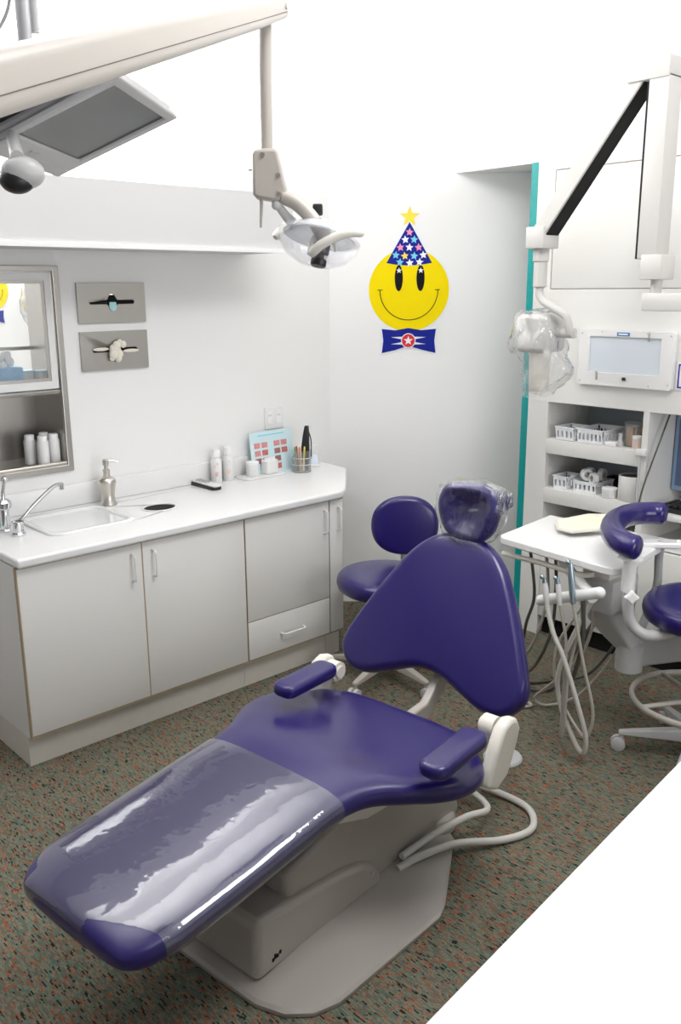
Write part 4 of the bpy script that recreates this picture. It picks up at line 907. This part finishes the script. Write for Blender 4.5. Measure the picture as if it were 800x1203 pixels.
def hdl(pts): return G().tube(pts, .0125, 12, smooth=6, rad=lambda k: min(1, .5+2.2*min(k, 1-k)**.7)).build('handle', CREAM, ol)
hdl([(.112, -.08, -.262), (.14, -.095, -.238), (.19, -.10, -.215), (.225, -.095, -.208), (.248, -.08, -.210)])
hdl([(.012, .05, -.212), (.03, .075, -.192), (.06, .09, -.18), (.10, .10, -.178)])
kb_ = G(); M2 = Mh @ Matrix.Translation((.012, -.03, -.055))
kb_.lathe([(.020, .02), (.0225, .018), (.0225, -.004), (.020, -.008), (.013, -.01), (.013, -.022), (.021, -.023), (.021, -.036), (.018, -.04), (.004, -.041)], M=M2, n=20).build('focus_knob', BLACK, ol)
G().box((.114, .05, -.155), (.142, .08, -.125), .005).box((.102, .03, -.172), (.125, .07, -.15), .005).build('rear_knob', BLACK, ol)
G().tube([tuple(Mh @ Vector((.03, -.05, -.03))), tuple(Mh @ Vector((.045, -.055, -.035))), tuple(Mh @ Vector((.05, -.055, -.055)))], .005, 8).build('bulb_clip', NICKEL, ol)

# ------------------------------------------------------------------ ceiling-mounted patient monitor
Wd = Vector((.787, .615, -.047)).normalized(); Hd = Vector((.482, -.793, .373)); Hd = (Hd-Wd*Hd.dot(Wd)).normalized(); Nd = Wd.cross(Hd)
SC = 1.12                                        # distance along the sight lines is free: a 24 cm wide screen
O_ = Vector((0, 0, 1.8)) + (Vector((.693, 1.556, 2.056))-Vector((0, 0, 1.8)))*SC
MM = Matrix(((Wd.x, Hd.x, Nd.x, O_.x), (Wd.y, Hd.y, Nd.y, O_.y), (Wd.z, Hd.z, Nd.z, O_.z), (0, 0, 0, 1)))
mn = thing('patient_monitor', 'silver flat monitor tilted down below the ceiling pole', 'monitor', tuple(O_), rot=MM.to_euler())
k_ = SC
G().plate([(-.012*k_, -.064*k_), (.262*k_, -.064*k_), (.262*k_, .212*k_), (-.020*k_, .212*k_)], [[(0, 0), (.24*k_, 0), (.24*k_, .192*k_), (0, .192*k_)]], -.012, .002, XY).build('bezel', LGREY, mn, bevel=.004)
G().box((-.002, -.002, -.010), (.242*k_, .194*k_, -.004)).build('screen', SCREEN, mn)
G().box((-.008*k_, -.058*k_, -.032), (.258*k_, .208*k_, -.0115), .008).build('back_case', LGREY, mn)
G().box((-.065, -.05, -.085), (.20*k_, .165*k_, -.030), .012).build('back_shade', BLACK, mn)  # black block standing in for the case back in shadow
G().box((.085*k_, -.026*k_, .002), (.115*k_, -.019*k_, .0035)).build('badge', GREYP, mn)
G().box((-.02*k_, -.058*k_, .0018), (.25*k_, -.035*k_, .003)).build('speaker_strip', LGREY, mn)
pB = Vector((0, 0, 1.8)) + Vector((.54, 1.02, .155))*1.0
mount = G(); c0 = MM @ Vector((.10, .08, -.075))
PX = Vector((0, 0, 0))
pole_x, pole_y = .93, 2.0
mount.cyl((pole_x, pole_y, 2.30), (pole_x, pole_y, CZ), .016, n=18).build('ceiling_pole', mat('pole_aluminium', (.60, .60, .62), .35, .6, bump=.02), mn, world=True)
G().cyl((pole_x+.022, pole_y-.006, 2.34), (pole_x+.022, pole_y-.006, CZ), .009, n=14).build('cable_conduit', LGREY, mn, world=True)
G().tube([(pole_x, pole_y, 2.32), (pole_x, pole_y-.02, 2.27), tuple(c0.lerp(Vector((pole_x, pole_y, 2.3)), .4)), tuple(c0)], .02, 12, smooth=4).build('mount_arm', LGREY, mn, world=True)
kc = Vector((.735, 1.638, 2.006))
G().tube([tuple(MM @ Vector((.06, -.03, -.05))), tuple(kc+Vector((-.012, -.01, .025)))], .012, 12).ball(tuple(kc), .034, (1.15, 1.15, .85)).build('camera_shell', LGREY, mn, world=True)
G().ball(tuple(kc+Vector((-.012, .0, -.014))), .031, (1, 1, .75)).build('camera_lens', BLACK, mn, world=True)
tag(G().tube([(pole_x-.014, pole_y, 2.6), (pole_x-.016, pole_y+.018, 2.45), (pole_x-.02, pole_y+.025, 2.39), (pole_x-.045, pole_y+.045, 2.34), (pole_x-.09, pole_y+.07, 2.31)], .004, 8, smooth=6).build('cable', LGREY, loc=(pole_x, pole_y, 2.5)), 'thin grey cable curving beside the ceiling pole', 'cable')

# ------------------------------------------------------------------ counter in the foreground
fgc = thing('foreground_counter', 'broad white countertop filling the lower right corner', 'countertop', (1.2, .2, 0))
def fe(x, o=0): return .634+(x-.73)*(.085/.841)+o
G().prism([(.05, fe(.05)), (2.6, fe(2.6)), (2.6, -.35), (.05, -.35)], .838, .86, XY).build('worktop', CTR, fgc, world=True, bevel=.003)
G().prism([(.06, fe(.06, -.012)), (2.6, fe(2.6, -.012)), (2.6, -.34), (.06, -.34)], .82, .838, XY).build('edge_band', TEAL, fgc, world=True)
G().box((.1, -.32, 0), (2.55, .52, .82)).build('cabinet_body', LAM, fgc, world=True)

# ------------------------------------------------------------------ lights
def area(name, loc, sx, sy, pw, rot=(0, 0, 0), col=(1, 1, 1)):
    l = bpy.data.lights.new(name, 'AREA'); l.shape = 'RECTANGLE'; l.size = sx; l.size_y = sy; l.energy = pw; l.color = col
    o = bpy.data.objects.new(name, l); COL.objects.link(o); o.location = loc; o.rotation_euler = rot; return o
area('ceiling_light', (2.0, .9, CZ-.01), 1.3, 1.0, 44)
area('ceiling_light', (.2, .2, CZ-.01), 1.2, .6, 6)
area('front_fill_light', (1.9, YN+.02, 1.5), 2.6, 1.6, 54, (R(90), 0, 0))  # added fill panel at the unseen front wall; no window there
area('cove_light', (1.4, 3.43, 2.24), 2.2, .12, 90, (R(180), 0, 0))
area('neighbour_fill', (1.6, 4.6, CZ-.01), 1.0, .5, 60)  # unseen lamp added to brighten the space behind the cabinet glass
w = bpy.data.worlds.new('world'); scn.world = w; w.use_nodes = True
w.node_tree.nodes['Background'].inputs[0].default_value = (1, 1, 1, 1); w.node_tree.nodes['Background'].inputs[1].default_value = .1
scn.view_settings.view_transform = 'Standard'; scn.view_settings.look = 'None'; scn.view_settings.gamma = 1; scn.view_settings.exposure = .05
scn.view_settings.use_curve_mapping = False
